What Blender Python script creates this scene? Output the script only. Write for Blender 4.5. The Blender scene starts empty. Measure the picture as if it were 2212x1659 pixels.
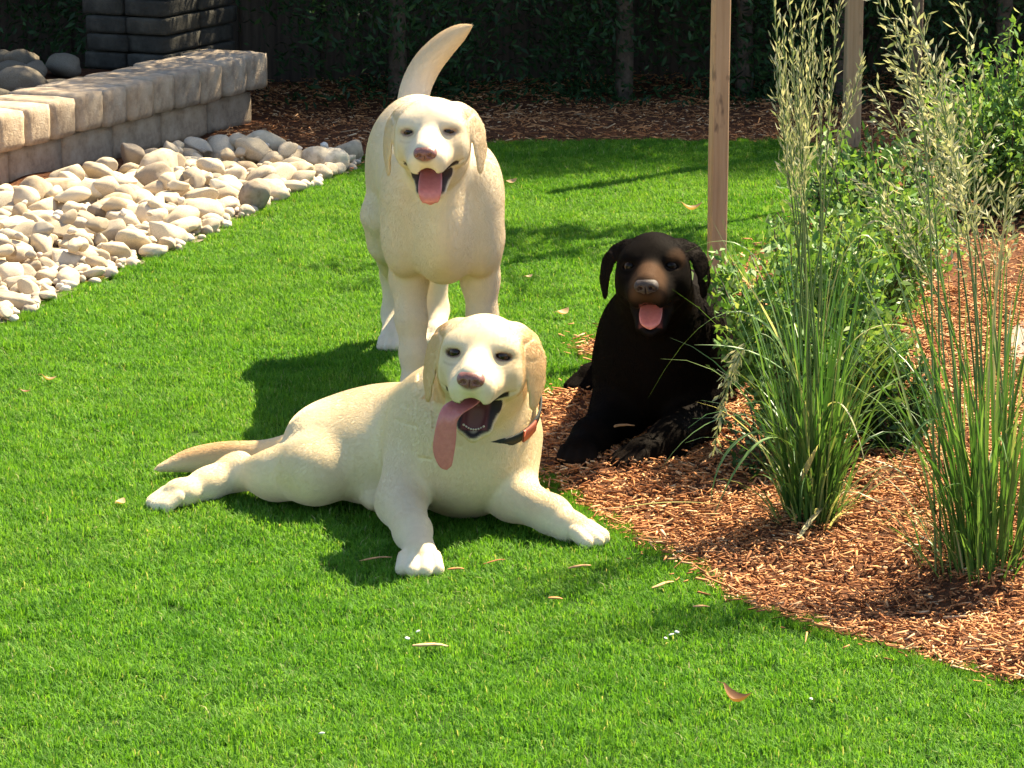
import bpy, math, random
import numpy as np
from mathutils import Vector, Matrix

SC = bpy.context.scene
C = SC.collection
R = math.radians
rng = np.random.default_rng(7)
random.seed(7)

# ------------------------------------------------------------------ camera
CAM_H, PITCH, FPX = 1.75, R(12.0), 3700.0          # eye height, downward tilt, focal length in pixels of a 1024 wide picture
cd = bpy.data.cameras.new('camera')
cd.sensor_width = 36.0
cd.lens = 36.0 * FPX / 1024.0
cd.clip_start, cd.clip_end = 0.1, 800.0
cam = bpy.data.objects.new('camera', cd)
cam.location = (0, 0, CAM_H)
cam.rotation_euler = (math.pi / 2 - PITCH, 0, 0)
C.objects.link(cam)
SC.camera = cam

# ------------------------------------------------------------------ sky, sun, exposure
SUN_DIR = Vector((0.70, 0.714, 0)).normalized()       # towards the sun, on the ground: behind the dogs and to the right
SUN_EL = R(51.5)
world = bpy.data.worlds.new('World')
SC.world = world
world.use_nodes = True
wn = world.node_tree.nodes
bg = wn['Background']
sky = wn.new('ShaderNodeTexSky')
sky.sky_type = 'NISHITA'
sky.sun_disc = False
sky.sun_elevation = SUN_EL
sky.sun_rotation = math.atan2(SUN_DIR.x, SUN_DIR.y)
world.node_tree.links.new(sky.outputs[0], bg.inputs[0])
bg.inputs[1].default_value = 0.065
sl = bpy.data.lights.new('sun', 'SUN')
sl.energy = 4.6
sl.angle = R(0.5)
sl.color = (1.0, 0.87, 0.62)
sun = bpy.data.objects.new('sun', sl)
sdir = Vector((SUN_DIR.x * math.cos(SUN_EL), SUN_DIR.y * math.cos(SUN_EL), math.sin(SUN_EL)))
sun.rotation_euler = sdir.to_track_quat('Z', 'Y').to_euler()
sun.location = (4, 8, 9)
C.objects.link(sun)
vs = SC.view_settings
vs.view_transform = 'Standard'
vs.look = 'None'
vs.exposure = 2.08
vs.gamma = 1.0
vs.use_curve_mapping = False
SC.cycles.use_denoising = True
SC.cycles.max_bounces = 8
SC.cycles.transparent_max_bounces = 8
# ------------------------------------------------------------------ small helpers
def at(X, Y, z=0.0):
    """Point of the place at height z that was read off the photograph (2212 wide copy) once, for laying things out on the ground."""
    u = (X * .46293 - 512) / FPX; v = (Y * .46293 - 384) / FPX
    dy = math.cos(PITCH) - v * math.sin(PITCH); dz = -math.sin(PITCH) - v * math.cos(PITCH)
    t = (z - CAM_H) / dz
    return Vector((u * t, dy * t, z))

def tag(o, label=None, cat=None, group=None, kind=None):
    if label: o['label'] = label
    if cat: o['category'] = cat
    if group: o['group'] = group
    if kind: o['kind'] = kind
    return o

def link(o, parent=None):
    C.objects.link(o)
    if parent is not None: o.parent = parent
    return o

def empty(name, loc=(0, 0, 0), rz=0.0):
    o = bpy.data.objects.new(name, None)
    o.empty_display_size = 0.05
    o.location = loc; o.rotation_euler = (0, 0, rz)
    return link(o)

def mesh_np(name, V, F, mat=None, smooth=False, attrs=None):
    """numpy arrays -> mesh. F: (n,3) or (n,4) array, or a list of such arrays."""
    me = bpy.data.meshes.new(name)
    V = np.asarray(V, np.float32)
    Fs = F if isinstance(F, list) else [F]
    Fs = [np.asarray(f, np.int32) for f in Fs if len(f)]
    me.vertices.add(len(V)); me.vertices.foreach_set('co', V.ravel())
    if not Fs: Fs = [np.zeros((0, 3), np.int32)]
    nl = sum(f.size for f in Fs); npoly = sum(len(f) for f in Fs)
    me.loops.add(nl); me.polygons.add(npoly)
    me.loops.foreach_set('vertex_index', np.concatenate([f.ravel() for f in Fs]))
    sizes = np.concatenate([np.full(len(f), f.shape[1], np.int32) for f in Fs])
    if npoly:
        st = np.zeros(npoly, np.int32); st[1:] = np.cumsum(sizes)[:-1]
        me.polygons.foreach_set('loop_start', st)
    if smooth: me.polygons.foreach_set('use_smooth', np.ones(npoly, bool))
    me.update(calc_edges=True)
    for k, (typ, dom, arr) in (attrs or {}).items():
        a = me.attributes.new(k, typ, dom)
        key = {'FLOAT': 'value', 'INT': 'value', 'FLOAT_COLOR': 'color', 'FLOAT_VECTOR': 'vector'}[typ]
        a.data.foreach_set(key, np.asarray(arr, np.int32 if typ == 'INT' else np.float32).ravel())
    if mat: me.materials.append(mat)
    return me

def obj(name, me, parent=None, loc=None):
    o = bpy.data.objects.new(name, me)
    if loc is not None: o.location = loc
    return link(o, parent)

class MB:
    """Collects pieces of geometry (with a shade value each) for one mesh."""
    def __init__(s): s.v = []; s.f3 = []; s.f4 = []; s.a = []; s.n = 0
    def add(s, V, F, shade=0.5):
        V = np.asarray(V, float); F = np.asarray(F, int)
        s.v.append(V); s.a.append(np.full(len(V), shade) if np.isscalar(shade) else np.asarray(shade))
        (s.f3 if F.shape[1] == 3 else s.f4).append(F + s.n); s.n += len(V)
    def mesh(s, name, mat, smooth=False):
        F = []
        if s.f3: F.append(np.concatenate(s.f3))
        if s.f4: F.append(np.concatenate(s.f4))
        return mesh_np(name, np.concatenate(s.v), F, mat, smooth, {'shade': ('FLOAT', 'POINT', np.concatenate(s.a))})

def tube(mb, pts, rad, n=6, shade=0.5, flat=1.0):
    pts = np.asarray(pts, float); m = len(pts)
    rad = np.broadcast_to(np.asarray(rad, float), (m,))
    tg = np.gradient(pts, axis=0); tg /= np.linalg.norm(tg, axis=1)[:, None] + 1e-9
    ref = np.array([0, 0, 1.0]) if abs(tg[0][2]) < .8 else np.array([1.0, 0, 0])
    V = []
    a = np.linspace(0, 2 * np.pi, n, endpoint=False)
    for i in range(m):
        x = np.cross(tg[i], ref); x /= np.linalg.norm(x) + 1e-9
        y = np.cross(x, tg[i])
        V.append(pts[i] + rad[i] * (np.cos(a)[:, None] * x + flat * np.sin(a)[:, None] * y))
    V = np.concatenate(V)
    F = [(i * n + j, i * n + (j + 1) % n, (i + 1) * n + (j + 1) % n, (i + 1) * n + j) for i in range(m - 1) for j in range(n)]
    mb.add(V, F, shade)
    c0 = len(V)
    mb.add(np.concatenate([V[:n], pts[:1]]), [((j + 1) % n, j, n) for j in range(n)], shade)
    mb.add(np.concatenate([V[-n:], pts[-1:]]), [(j, (j + 1) % n, n) for j in range(n)], shade)

def strip(mb, pts, width, side, shade=0.5, fold=0.0):
    """A flat leaf blade along pts; fold lifts both edges into a shallow V."""
    pts = np.asarray(pts, float); m = len(pts)
    w = np.broadcast_to(np.asarray(width, float), (m,))[:, None]
    side = np.asarray(side, float); side = np.broadcast_to(side, (m, 3))
    tg = np.gradient(pts, axis=0); nrm = np.cross(tg, side); nrm /= np.linalg.norm(nrm, axis=1)[:, None] + 1e-9
    L = pts - side * w / 2 + nrm * w * fold; Rr = pts + side * w / 2 + nrm * w * fold
    V = np.stack([L, pts, Rr], 1).reshape(-1, 3)
    F = []
    for i in range(m - 1):
        a = i * 3; F += [(a, a + 1, a + 4, a + 3), (a + 1, a + 2, a + 5, a + 4)]
    mb.add(V, F, shade if np.isscalar(shade) else np.repeat(shade, 3))

def hash01(ix, iy, iz, seed):
    h = (ix.astype(np.int64) * 374761393 + iy.astype(np.int64) * 668265263 + iz.astype(np.int64) * 2147483647 + seed * 144269) & 0xFFFFFFFF
    h = ((h ^ (h >> 13)) * 1274126177) & 0xFFFFFFFF
    h = ((h ^ (h >> 16)) * 2246822519) & 0xFFFFFFFF
    return ((h ^ (h >> 15)) & 0xFFFF) / 65535.0

def vnoise(P, scale, seed=0):
    """Value noise in -1..1 at points P (n,3)."""
    q = np.asarray(P, float) * scale
    i = np.floor(q).astype(np.int64); f = q - i; f = f * f * (3 - 2 * f)
    out = 0
    for dx in (0, 1):
        for dy in (0, 1):
            for dz in (0, 1):
                w = (f[:, 0] if dx else 1 - f[:, 0]) * (f[:, 1] if dy else 1 - f[:, 1]) * (f[:, 2] if dz else 1 - f[:, 2])
                out = out + w * hash01(i[:, 0] + dx, i[:, 1] + dy, i[:, 2] + dz, seed)
    return out * 2 - 1

def in_poly(P, poly):
    P = np.asarray(P); x, y = P[:, 0], P[:, 1]; ins = np.zeros(len(P), bool)
    n = len(poly)
    for i in range(n):
        x0, y0 = poly[i]; x1, y1 = poly[(i + 1) % n]
        c = (y0 > y) != (y1 > y)
        ins ^= c & (x < (x1 - x0) * (y - y0) / ((y1 - y0) if y1 != y0 else 1e-9) + x0)
    return ins

def poly_dist(P, poly):
    P = np.asarray(P)[:, :2]; d = np.full(len(P), 1e9); n = len(poly)
    for i in range(n):
        a = np.array(poly[i]); b = np.array(poly[(i + 1) % n]); ab = b - a
        t = np.clip(((P - a) @ ab) / (ab @ ab + 1e-12), 0, 1)
        d = np.minimum(d, np.linalg.norm(P - a - t[:, None] * ab, axis=1))
    return d

# ------------------------------------------------------------------ materials
class NT:
    def __init__(s, name):
        s.m = bpy.data.materials.new(name); s.m.use_nodes = True
        s.t = s.m.node_tree; s.b = s.t.nodes['Principled BSDF']
    def n(s, typ, **kw):
        x = s.t.nodes.new(typ)
        for k, v in kw.items(): setattr(x, k, v)
        return x
    def l(s, a, b): s.t.links.new(a, b)
    def ramp(s, fac, stops):
        r = s.n('ShaderNodeValToRGB'); e = r.color_ramp.elements
        e[0].position, e[0].color = stops[0][0], (*stops[0][1], 1)
        e[1].position, e[1].color = stops[-1][0], (*stops[-1][1], 1)
        for p, c in stops[1:-1]:
            x = e.new(p); x.color = (*c, 1)
        s.l(fac, r.inputs[0]); return r.outputs[0]
    def noise(s, scale, detail=3, rough=.55, world=True, vec=None):
        x = s.n('ShaderNodeTexNoise'); x.inputs['Scale'].default_value = scale
        x.inputs['Detail'].default_value = detail; x.inputs['Roughness'].default_value = rough
        if vec is None:
            vec = s.n('ShaderNodeNewGeometry').outputs['Position'] if world else s.n('ShaderNodeTexCoord').outputs['Object']
        s.l(vec, x.inputs['Vector']); return x.outputs['Fac']
    def attr(s, name):
        return s.n('ShaderNodeAttribute', attribute_name=name)
    def mix(s, fac, a, b, typ='MIX'):
        x = s.n('ShaderNodeMix', data_type='RGBA', blend_type=typ)
        for sock, v in ((x.inputs[0], fac), (x.inputs[6], a), (x.inputs[7], b)):
            if hasattr(v, 'is_output'): s.l(v, sock)
            elif np.isscalar(v): sock.default_value = v
            else: sock.default_value = (*v, 1)
        return x.outputs[2]
    def math(s, op, a, b):
        x = s.n('ShaderNodeMath', operation=op)
        for sock, v in ((x.inputs[0], a), (x.inputs[1], b)):
            if hasattr(v, 'is_output'): s.l(v, sock)
            else: sock.default_value = v
        return x.outputs[0]
    def bump(s, h, strength=.3, dist=.01):
        x = s.n('ShaderNodeBump'); x.inputs['Strength'].default_value = strength; x.inputs['Distance'].default_value = dist
        s.l(h, x.inputs['Height']); s.l(x.outputs[0], s.b.inputs['Normal'])
    def set(s, rough=.7, spec=.3, sub=0, trans=0):
        s.b.inputs['Roughness'].default_value = rough
        s.b.inputs['Specular IOR Level'].default_value = spec
        return s
    def color(s, c):
        if hasattr(c, 'is_output'): s.l(c, s.b.inputs['Base Color'])
        else: s.b.inputs['Base Color'].default_value = (*c, 1)
        return s.m

def leafmat(name, stops, rough=.5, spec=.3, trans=.35, big=None, attr='shade', tint=(1.35, 1.25, .5)):
    """Leaf or blade: colour by the piece's own shade value, thin leaf that lets light through."""
    t = NT(name); t.set(rough, spec)
    col = t.ramp(t.attr(attr).outputs['Fac'], stops)
    if big:
        nz = t.noise(big[0], 2)
        col = t.mix(t.ramp(nz, [(.35, (0, 0, 0)), (.65, (1, 1, 1))]), col, t.mix(1.0, col, big[1], 'MULTIPLY'))
        col = t.mix(1.0, col, t.ramp(t.noise(big[0] * 6, 4, .65), [(.30, (.72, .80, .75)), (.52, (1, 1, 1)), (.72, (1.28, 1.12, 1.25))]), 'MULTIPLY')
    t.color(col)
    tr = t.n('ShaderNodeBsdfTranslucent'); t.l(t.mix(1.0, col, tint, 'MULTIPLY'), tr.inputs[0])
    mx = t.n('ShaderNodeMixShader'); mx.inputs[0].default_value = trans
    out = t.t.nodes['Material Output']
    t.l(t.b.outputs[0], mx.inputs[1]); t.l(tr.outputs[0], mx.inputs[2]); t.l(mx.outputs[0], out.inputs[0])
    return t.m

def plainmat(name, stops, rough=.7, spec=.3, nscale=20, bump=.3, bscale=None, bdist=.005, world=False, shade=None):
    t = NT(name); t.set(rough, spec)
    nz = t.noise(nscale, 4, .6, world)
    col = t.ramp(nz, stops)
    if shade:
        col = t.mix(shade, col, t.ramp(t.attr('shade').outputs['Fac'], [(0, (.45, .45, .45)), (1, (1.5, 1.45, 1.35))]), 'MULTIPLY')
    if bump: t.bump(t.noise(bscale or nscale * 3, 4, .6, world), bump, bdist)
    return t.color(col)
# ------------------------------------------------------------------ soft bodies: smooth blends of tapered capsules and ellipsoids -> one skin
class Frame:
    """Local frame (cm) of a head: +y to the nose, +z up, +x to the animal's right."""
    def __init__(s, origin, yaw=0, pitch=0, roll=0, scale=1.0):
        s.o = np.array(origin, float)
        s.R = np.array(Matrix.Rotation(math.pi + R(yaw), 3, 'Z') @ Matrix.Rotation(R(pitch), 3, 'X') @ Matrix.Rotation(R(roll), 3, 'Y'))
        s.k = scale * .01
    def p(s, q): return s.o + s.R @ (np.array(q, float) * s.k)
    def d(s, q): return s.R @ np.array(q, float)
    def inv(s, P): return ((P - s.o) @ s.R) / s.k

def unit(v):
    v = np.array(v, float); return v / (np.linalg.norm(v) + 1e-12)

class Soft:
    def __init__(s): s.ops = []
    def cap(s, a, b, ra, rb, k=.02, flow=None, sub=False):
        a = np.array(a, np.float32); b = np.array(b, np.float32)
        s.ops.append(('c', a, b, ra, rb, k, sub, unit(flow if flow is not None else b - a)))
    def chain(s, pts, rads, k=.02, sm=1):
        if sm > 1:
            A = np.concatenate([np.array(pts, float), np.array(rads, float)[:, None]], 1); n_ = len(A); out = []
            for u in np.linspace(0, n_ - 1, (n_ - 1) * sm + 1):
                i = min(int(u), n_ - 2); f = u - i
                p0, p1, p2, p3 = A[max(i - 1, 0)], A[i], A[i + 1], A[min(i + 2, n_ - 1)]
                out.append(.5 * (2 * p1 + (p2 - p0) * f + (2 * p0 - 5 * p1 + 4 * p2 - p3) * f * f + (3 * p1 - p0 - 3 * p2 + p3) * f ** 3))
            pts = [o[:3] for o in out]; rads = [float(o[3]) for o in out]; k = min(k, .008)
        for i in range(len(pts) - 1): s.cap(pts[i], pts[i + 1], rads[i], rads[i + 1], k)
    def ell(s, c, r, k=.02, axes=None, flow=(0, 0, -1), sub=False):
        A = np.eye(3) if axes is None else np.array(axes, float)       # rows = axes
        s.ops.append(('e', np.array(c, np.float32), np.array(r, np.float32), A.astype(np.float32), 0, k, sub, unit(flow)))
    def wedge(s, c, n1, n2, k=.004):
        s.ops.append(('w', np.array(c, np.float32), unit(n1).astype(np.float32), unit(n2).astype(np.float32), 0, k, True, np.array([0, 0, -1.0])))
    @staticmethod
    def d1(op, P):
        if op[0] == 'c':
            a, b = op[1], op[2]; ab = b - a; q = P - a
            t = np.clip(q @ ab / (ab @ ab + 1e-12), 0, 1)
            return np.linalg.norm(q - t[:, None] * ab, axis=1) - (op[3] + t * (op[4] - op[3]))
        if op[0] == 'e':
            q = (P - op[1]) @ op[3].T
            k0 = np.linalg.norm(q / op[2], axis=1); k1 = np.linalg.norm(q / op[2] ** 2, axis=1)
            return k0 * (k0 - 1) / (k1 + 1e-9)
        return np.maximum((P - op[1]) @ op[2], (P - op[1]) @ op[3])
    def ev(s, P, gate=None):
        """gate: (per point centre array, radius) -> skip primitives far from the point's block."""
        D = np.full(len(P), 9.0, np.float32)
        for op in s.ops:
            k = op[5]
            if gate is not None:
                cen, inv, rad = gate
                near = s.d1(op, cen) < rad + k + .01
                if not near.any(): continue
                m = near[inv]
                idx = np.nonzero(m)[0]
                d = s.d1(op, P[idx]); o = D[idx]
            else:
                idx = slice(None); d = s.d1(op, P); o = D
            if op[6]:
                d = -d
                h = np.maximum(k - np.abs(o - d), 0) / max(k, 1e-6)
                r = np.maximum(o, d) + h * h * k * .25
            else:
                h = np.maximum(k - np.abs(o - d), 0) / max(k, 1e-6)
                r = np.minimum(o, d) - h * h * k * .25
            D[idx] = r
        return D
    def bounds(s, pad=.03):
        lo = np.full(3, 1e9); hi = -lo
        for op in s.ops:
            if op[6]: continue
            if op[0] == 'c':
                m = max(op[3], op[4]); lo = np.minimum(lo, np.minimum(op[1], op[2]) - m); hi = np.maximum(hi, np.maximum(op[1], op[2]) + m)
            else:
                m = op[2].max(); lo = np.minimum(lo, op[1] - m); hi = np.maximum(hi, op[1] + m)
        return lo - pad, hi + pad
    def mesh(s, h=.004):
        B = 8
        lo, hi = s.bounds()
        nb = np.ceil((hi - lo) / (h * B)).astype(int)
        g = np.stack(np.meshgrid(*[np.arange(n) for n in nb], indexing='ij'), -1).reshape(-1, 3)
        cen = (lo + (g + .5) * h * B).astype(np.float32)
        dc = s.ev(cen)
        rad = h * B * .5 * 1.74
        act = np.abs(dc) < rad * 1.7 + 2 * h
        ga, ca = g[act], cen[act]
        li = np.stack(np.meshgrid(*[np.arange(B)] * 3, indexing='ij'), -1).reshape(-1, 3)
        dims = nb * B
        G = np.repeat(np.where(dc > 0, 1.0, -1.0).astype(np.float32).reshape(nb), B, 0).repeat(B, 1).repeat(B, 2)
        CH = 600
        for i in range(0, len(ga), CH):
            gi = (ga[i:i + CH, None, :] * B + li[None]).reshape(-1, 3)
            P = (lo + gi * h).astype(np.float32)
            inv = np.repeat(np.arange(len(ga[i:i + CH])), B ** 3)
            G[gi[:, 0], gi[:, 1], gi[:, 2]] = s.ev(P, (ca[i:i + CH], inv, rad))
        # surface nets
        ins = G < 0
        cnt = np.zeros(dims - 1, np.int8)
        cor = [(a, b, c) for a in (0, 1) for b in (0, 1) for c in (0, 1)]
        sl = lambda A, c: A[c[0]:A.shape[0] - 1 + c[0], c[1]:A.shape[1] - 1 + c[1], c[2]:A.shape[2] - 1 + c[2]]
        for c in cor: cnt += sl(ins, c)
        mix = (cnt > 0) & (cnt < 8)
        ci = np.argwhere(mix)
        vid = np.full(mix.shape, -1, np.int32); vid[mix] = np.arange(len(ci))
        val = {c: G[ci[:, 0] + c[0], ci[:, 1] + c[1], ci[:, 2] + c[2]] for c in cor}
        acc = np.zeros((len(ci), 3)); n = np.zeros(len(ci))
        for a in cor:
            for ax in range(3):
                if a[ax]: continue
                b = list(a); b[ax] = 1; b = tuple(b)
                va, vb = val[a], val[b]; x = (va < 0) != (vb < 0)
                t = np.where(x, va / np.where(x, va - vb, 1), 0)
                p = np.array(a, float)[None].repeat(len(ci), 0); p[:, ax] = t
                acc += np.where(x[:, None], p, 0); n += x
        V = lo + (ci + acc / n[:, None]) * h
        F = []
        for ax in range(3):
            u, w = (ax + 1) % 3, (ax + 2) % 3
            A = np.moveaxis(ins, ax, 0)
            e = A[:-1] != A[1:]
            e = np.argwhere(np.moveaxis(e, 0, ax))
            e = e[(e[:, u] > 0) & (e[:, w] > 0) & (e[:, u] < dims[u] - 1) & (e[:, w] < dims[w] - 1)]
            q = []
            for du, dw in ((1, 1), (0, 1), (0, 0), (1, 0)):
                c = e.copy(); c[:, u] -= du; c[:, w] -= dw
                q.append(vid[c[:, 0], c[:, 1], c[:, 2]])
            q = np.stack(q, 1)
            ok = (q >= 0).all(1); q = q[ok]; e = e[ok]
            flip = ~ins[e[:, 0], e[:, 1], e[:, 2]]
            q[flip] = q[flip][:, ::-1]
            F.append(q)
        return V, np.concatenate(F)
    def flow(s, P):
        W = np.zeros((len(P), 3)); 
        for op in s.ops:
            if op[6]: continue
            d = s.d1(op, P.astype(np.float32))
            W += np.exp(-np.maximum(d, 0) / .012)[:, None] * op[7]
        return W / (np.linalg.norm(W, axis=1)[:, None] + 1e-9)

def vnormals(V, F):
    n = np.cross(V[F[:, 2]] - V[F[:, 0]], V[F[:, 3]] - V[F[:, 1]])
    N = np.zeros_like(V)
    for j in range(4): np.add.at(N, F[:, j], n)
    return N / (np.linalg.norm(N, axis=1)[:, None] + 1e-12)

def sstep(a, b, x):
    t = np.clip((x - a) / (b - a), 0, 1); return t * t * (3 - 2 * t)

def paint(col, m, c):
    m = np.clip(m, 0, 1)[:, None]; return col * (1 - m) + np.array(c) * m

def fur(name, V, F, N, FL, col, length, count, mat, parent, rad=.00034, lift=.14, seed=1):
    """Short coat: strands rooted on the skin, combed along the flow field."""
    r = np.random.default_rng(seed)
    ar = np.linalg.norm(np.cross(V[F[:, 2]] - V[F[:, 0]], V[F[:, 3]] - V[F[:, 1]]), axis=1)
    w = ar * np.clip(length[F].mean(1) / .0032, 0, 1)
    fi = r.choice(len(F), count, p=w / w.sum())
    u = r.random((count, 2))
    W = np.stack([(1 - u[:, 0]) * (1 - u[:, 1]), u[:, 0] * (1 - u[:, 1]), u[:, 0] * u[:, 1], (1 - u[:, 0]) * u[:, 1]], 1)
    g = lambda A: (A[F[fi]] * (W if A.ndim == 1 else W[:, :, None])).sum(1)
    P, Nn, Fd, Cc, L = g(V), g(N), g(FL), g(col), g(length)
    clump = np.stack([vnoise(P, 45, 5 + i) for i in range(3)], 1)
    Fd = Fd + .03 * clump + .07 * r.normal(size=(count, 3))
    T = Fd - (Fd * Nn).sum(1)[:, None] * Nn
    T /= np.linalg.norm(T, axis=1)[:, None] + 1e-9
    L = L * r.uniform(.7, 1.25, count)
    lf = lift * r.uniform(.6, 1.5, count)
    p0 = P - Nn * .001
    p1 = P + (Nn * (lf * .8)[:, None] + T * .42) * L[:, None]
    p2 = P + (Nn * (lf * .85)[:, None] + T * 1.0) * L[:, None]
    pts = np.stack([p0, p1, p2], 1).astype(np.float32)
    hc = bpy.data.hair_curves.new(name)
    hc.add_curves([3] * count)
    hc.position_data.foreach_set('vector', pts.ravel())
    ra = hc.attributes.get('radius') or hc.attributes.new('radius', 'FLOAT', 'POINT')
    ra.data.foreach_set('value', np.tile(np.array([rad, rad * .8, rad * .15], np.float32), count))
    k = r.uniform(1.04, 1.10, count)[:, None] * (1 + .03 * vnoise(P, 14, 9))[:, None]
    ca = hc.attributes.new('coat', 'FLOAT_COLOR', 'CURVE')
    ca.data.foreach_set('color', np.concatenate([Cc * k, np.ones((count, 1))], 1).astype(np.float32).ravel())
    hc.materials.append(mat)
    return obj(name, hc, parent)
# ------------------------------------------------------------------ the ground
LAWN_PX = [(-1300, 1010), (-700, 890), (-300, 790), (40, 692), (130, 647), (200, 617), (300, 577), (420, 531), (540, 477), (600, 441), (690, 401), (770, 372),
           (810, 336), (1000, 314), (1400, 308), (1690, 310), (1830, 322), (1880, 370), (1800, 440), (1680, 510), (1540, 590), (1400, 680), (1310, 728), (1238, 742),
           (1250, 772), (1315, 800), (1290, 846), (1160, 856), (1085, 900), (1075, 1000), (1165, 1046), (1300, 1132), (1420, 1196), (1560, 1292), (1730, 1354), (1950, 1424),
           (2212, 1492), (2700, 1620), (3500, 1860), (3500, 2700), (-1300, 2700)]
def wobble(poly, step=.05, amp=.012, seed=4):
    out = []
    n = len(poly)
    for i in range(n):
        a, b = np.array(poly[i]), np.array(poly[(i + 1) % n]); m = max(1, int(np.linalg.norm(b - a) / step))
        for j in range(m): out.append(a + (b - a) * j / m)
    out = np.array(out)
    q = np.concatenate([out, np.zeros((len(out), 1))], 1)
    out[:, 0] += amp * vnoise(q, 9, seed) + amp * .6 * vnoise(q, 24, seed + 2)
    out[:, 1] += 1.6 * amp * vnoise(q, 8, seed + 1)
    return [tuple(p) for p in out]
LAWN = wobble([tuple(at(*p))[:2] for p in LAWN_PX])
LAWN_NP = np.array(LAWN)

DIPS = [(at(1960, 1285), .17, .045), (at(1850, 1075), .07, .035), (at(1480, 1150), .16, .018), (at(1480, 1040), .2, -.012), (at(1800, 1120), .2, -.02), (at(2180, 1230), .28, -.035)]
def mulch_h(P):
    P = np.asarray(P, float); q = np.concatenate([P[:, :2], np.zeros((len(P), 1))], 1)
    h = .018 * vnoise(q, 2.2, 21) + .012 * vnoise(q, 6, 22) + .007 * vnoise(q, 15, 23) + .004
    for c, r, d in DIPS:
        h -= d * np.exp(-(((P[:, 0] - c.x) ** 2 + ((P[:, 1] - c.y) * .8) ** 2) / r ** 2))
    return h

t = NT('earth'); t.set(.95, .1)
me = mesh_np('ground', [(-250, -250, -.12), (250, -250, -.12), (250, 250, -.12), (-250, 250, -.12)], np.array([(0, 1, 2, 3)]),
             t.color(t.ramp(t.noise(.6, 5), [(.3, (.05, .065, .02)), (.7, (.10, .10, .04))])))
tag(obj('ground', me), kind='structure')

# mulch terrain with real humps and hollows, dropping away under the lawn
xs = np.arange(-4.5, 5.2, .035); ys = np.arange(2.5, 16.5, .035)
GX, GY = np.meshgrid(xs, ys, indexing='ij')
P = np.stack([GX.ravel(), GY.ravel()], 1)
hz = mulch_h(P)
near = (P[:, 0] > -3.5) & (P[:, 1] < 13)
ins = np.zeros(len(P), bool); ins[near] = in_poly(P[near], LAWN)
ins |= (P[:, 0] <= -3.2) & (P[:, 1] < 9)
dist = np.zeros(len(P)); dist[near] = poly_dist(P[near], LAWN[::3])
hz = np.where(ins, -.05, hz * np.clip(dist / .12, .25, 1))
V = np.concatenate([P, hz[:, None]], 1)
nx, ny = len(xs), len(ys)
ii = np.arange(nx * ny).reshape(nx, ny)
F = np.stack([ii[:-1, :-1].ravel(), ii[1:, :-1].ravel(), ii[1:, 1:].ravel(), ii[:-1, 1:].ravel()], 1)
t = NT('mulch_soil'); t.set(.95, .1)
t.bump(t.noise(60, 5, .7), .8, .02)
M_SOIL = t.color(t.ramp(t.noise(45, 5, .7), [(.3, (.045, .021, .011)), (.5, (.12, .050, .024)), (.72, (.22, .092, .042))]))
tag(obj('mulch_bed', mesh_np('mulch_bed', V, F, M_SOIL, True)), kind='structure')

# lawn: a turf sheet, then the blades themselves
n = len(LAWN)
import bmesh
bm = bmesh.new()
top = [bm.verts.new((x, y, -.002)) for x, y in LAWN]
bot = [bm.verts.new((x, y, -.05)) for x, y in LAWN]
f = bm.faces.new(top)
if f.normal.z < 0: f.normal_flip()
for i in range(n): bm.faces.new((top[i], top[(i + 1) % n], bot[(i + 1) % n], bot[i]))
bmesh.ops.triangulate(bm, faces=[f])
me = bpy.data.meshes.new('lawn'); bm.to_mesh(me); bm.free()
t = NT('turf'); t.set(.95, .1)
t.bump(t.noise(180, 4, .7), .8, .01)
me.materials.append(t.color(t.ramp(t.noise(120, 4, .7), [(.3, (.016, .040, .006)), (.55, (.034, .085, .010)), (.75, (.085, .10, .03))])))
tag(obj('lawn', me), kind='structure')

M_BLADE = leafmat('lawn_blade', [(0, (.050, .140, .014)), (.45, (.125, .285, .026)), (.80, (.20, .370, .046)), (.90, (.25, .33, .085)), (1, (.44, .40, .20))], .6, .14, .42, (1.1, (.80, .92, .75)), tint=(1.3, 1.25, .6))
def grass_patch(seed, n=450, size=.12, hmax=.020):
    r = np.random.default_rng(seed)
    x, y = (r.random((2, n)) - .5) * size
    az = r.random(n) * 2 * np.pi; lean = np.abs(r.normal(.45, .30, n)); h = hmax * r.uniform(.45, 1.1, n); w = r.uniform(.0014, .0025, n)
    sd = np.stack([-np.sin(az), np.cos(az), 0 * az], 1); fw = np.stack([np.cos(az), np.sin(az), 0 * az], 1)
    b = np.stack([x, y, np.full(n, -.004)], 1)
    m = b + fw * (h * np.sin(lean) * .45)[:, None] + np.array([0, 0, 1]) * (h * .62)[:, None]
    tp = b + fw * (h * np.sin(lean * 1.5) * 1.05)[:, None] + np.array([0, 0, 1]) * (h * np.cos(lean * .9))[:, None]
    V = np.stack([b - sd * w[:, None] / 2, b + sd * w[:, None] / 2, m + sd * w[:, None] * .45, m - sd * w[:, None] * .45, tp], 1).reshape(-1, 3)
    k = np.arange(n)[:, None] * 5
    sh = np.clip(r.normal(.45, .20, n), 0, .84); st = r.random(n) < .035; sh[st] = r.uniform(.9, 1, st.sum())
    return mesh_np('grass_patch', V, [k + np.array([[3, 2, 4]]), k + np.array([[0, 1, 2, 3]])], M_BLADE, False, {'shade': ('FLOAT', 'POINT', np.repeat(sh, 5))})
patches = bpy.data.collections.new('grass_patches')
for i in range(7):
    patches.objects.link(bpy.data.objects.new('grass_patch', grass_patch(40 + i)))

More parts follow.
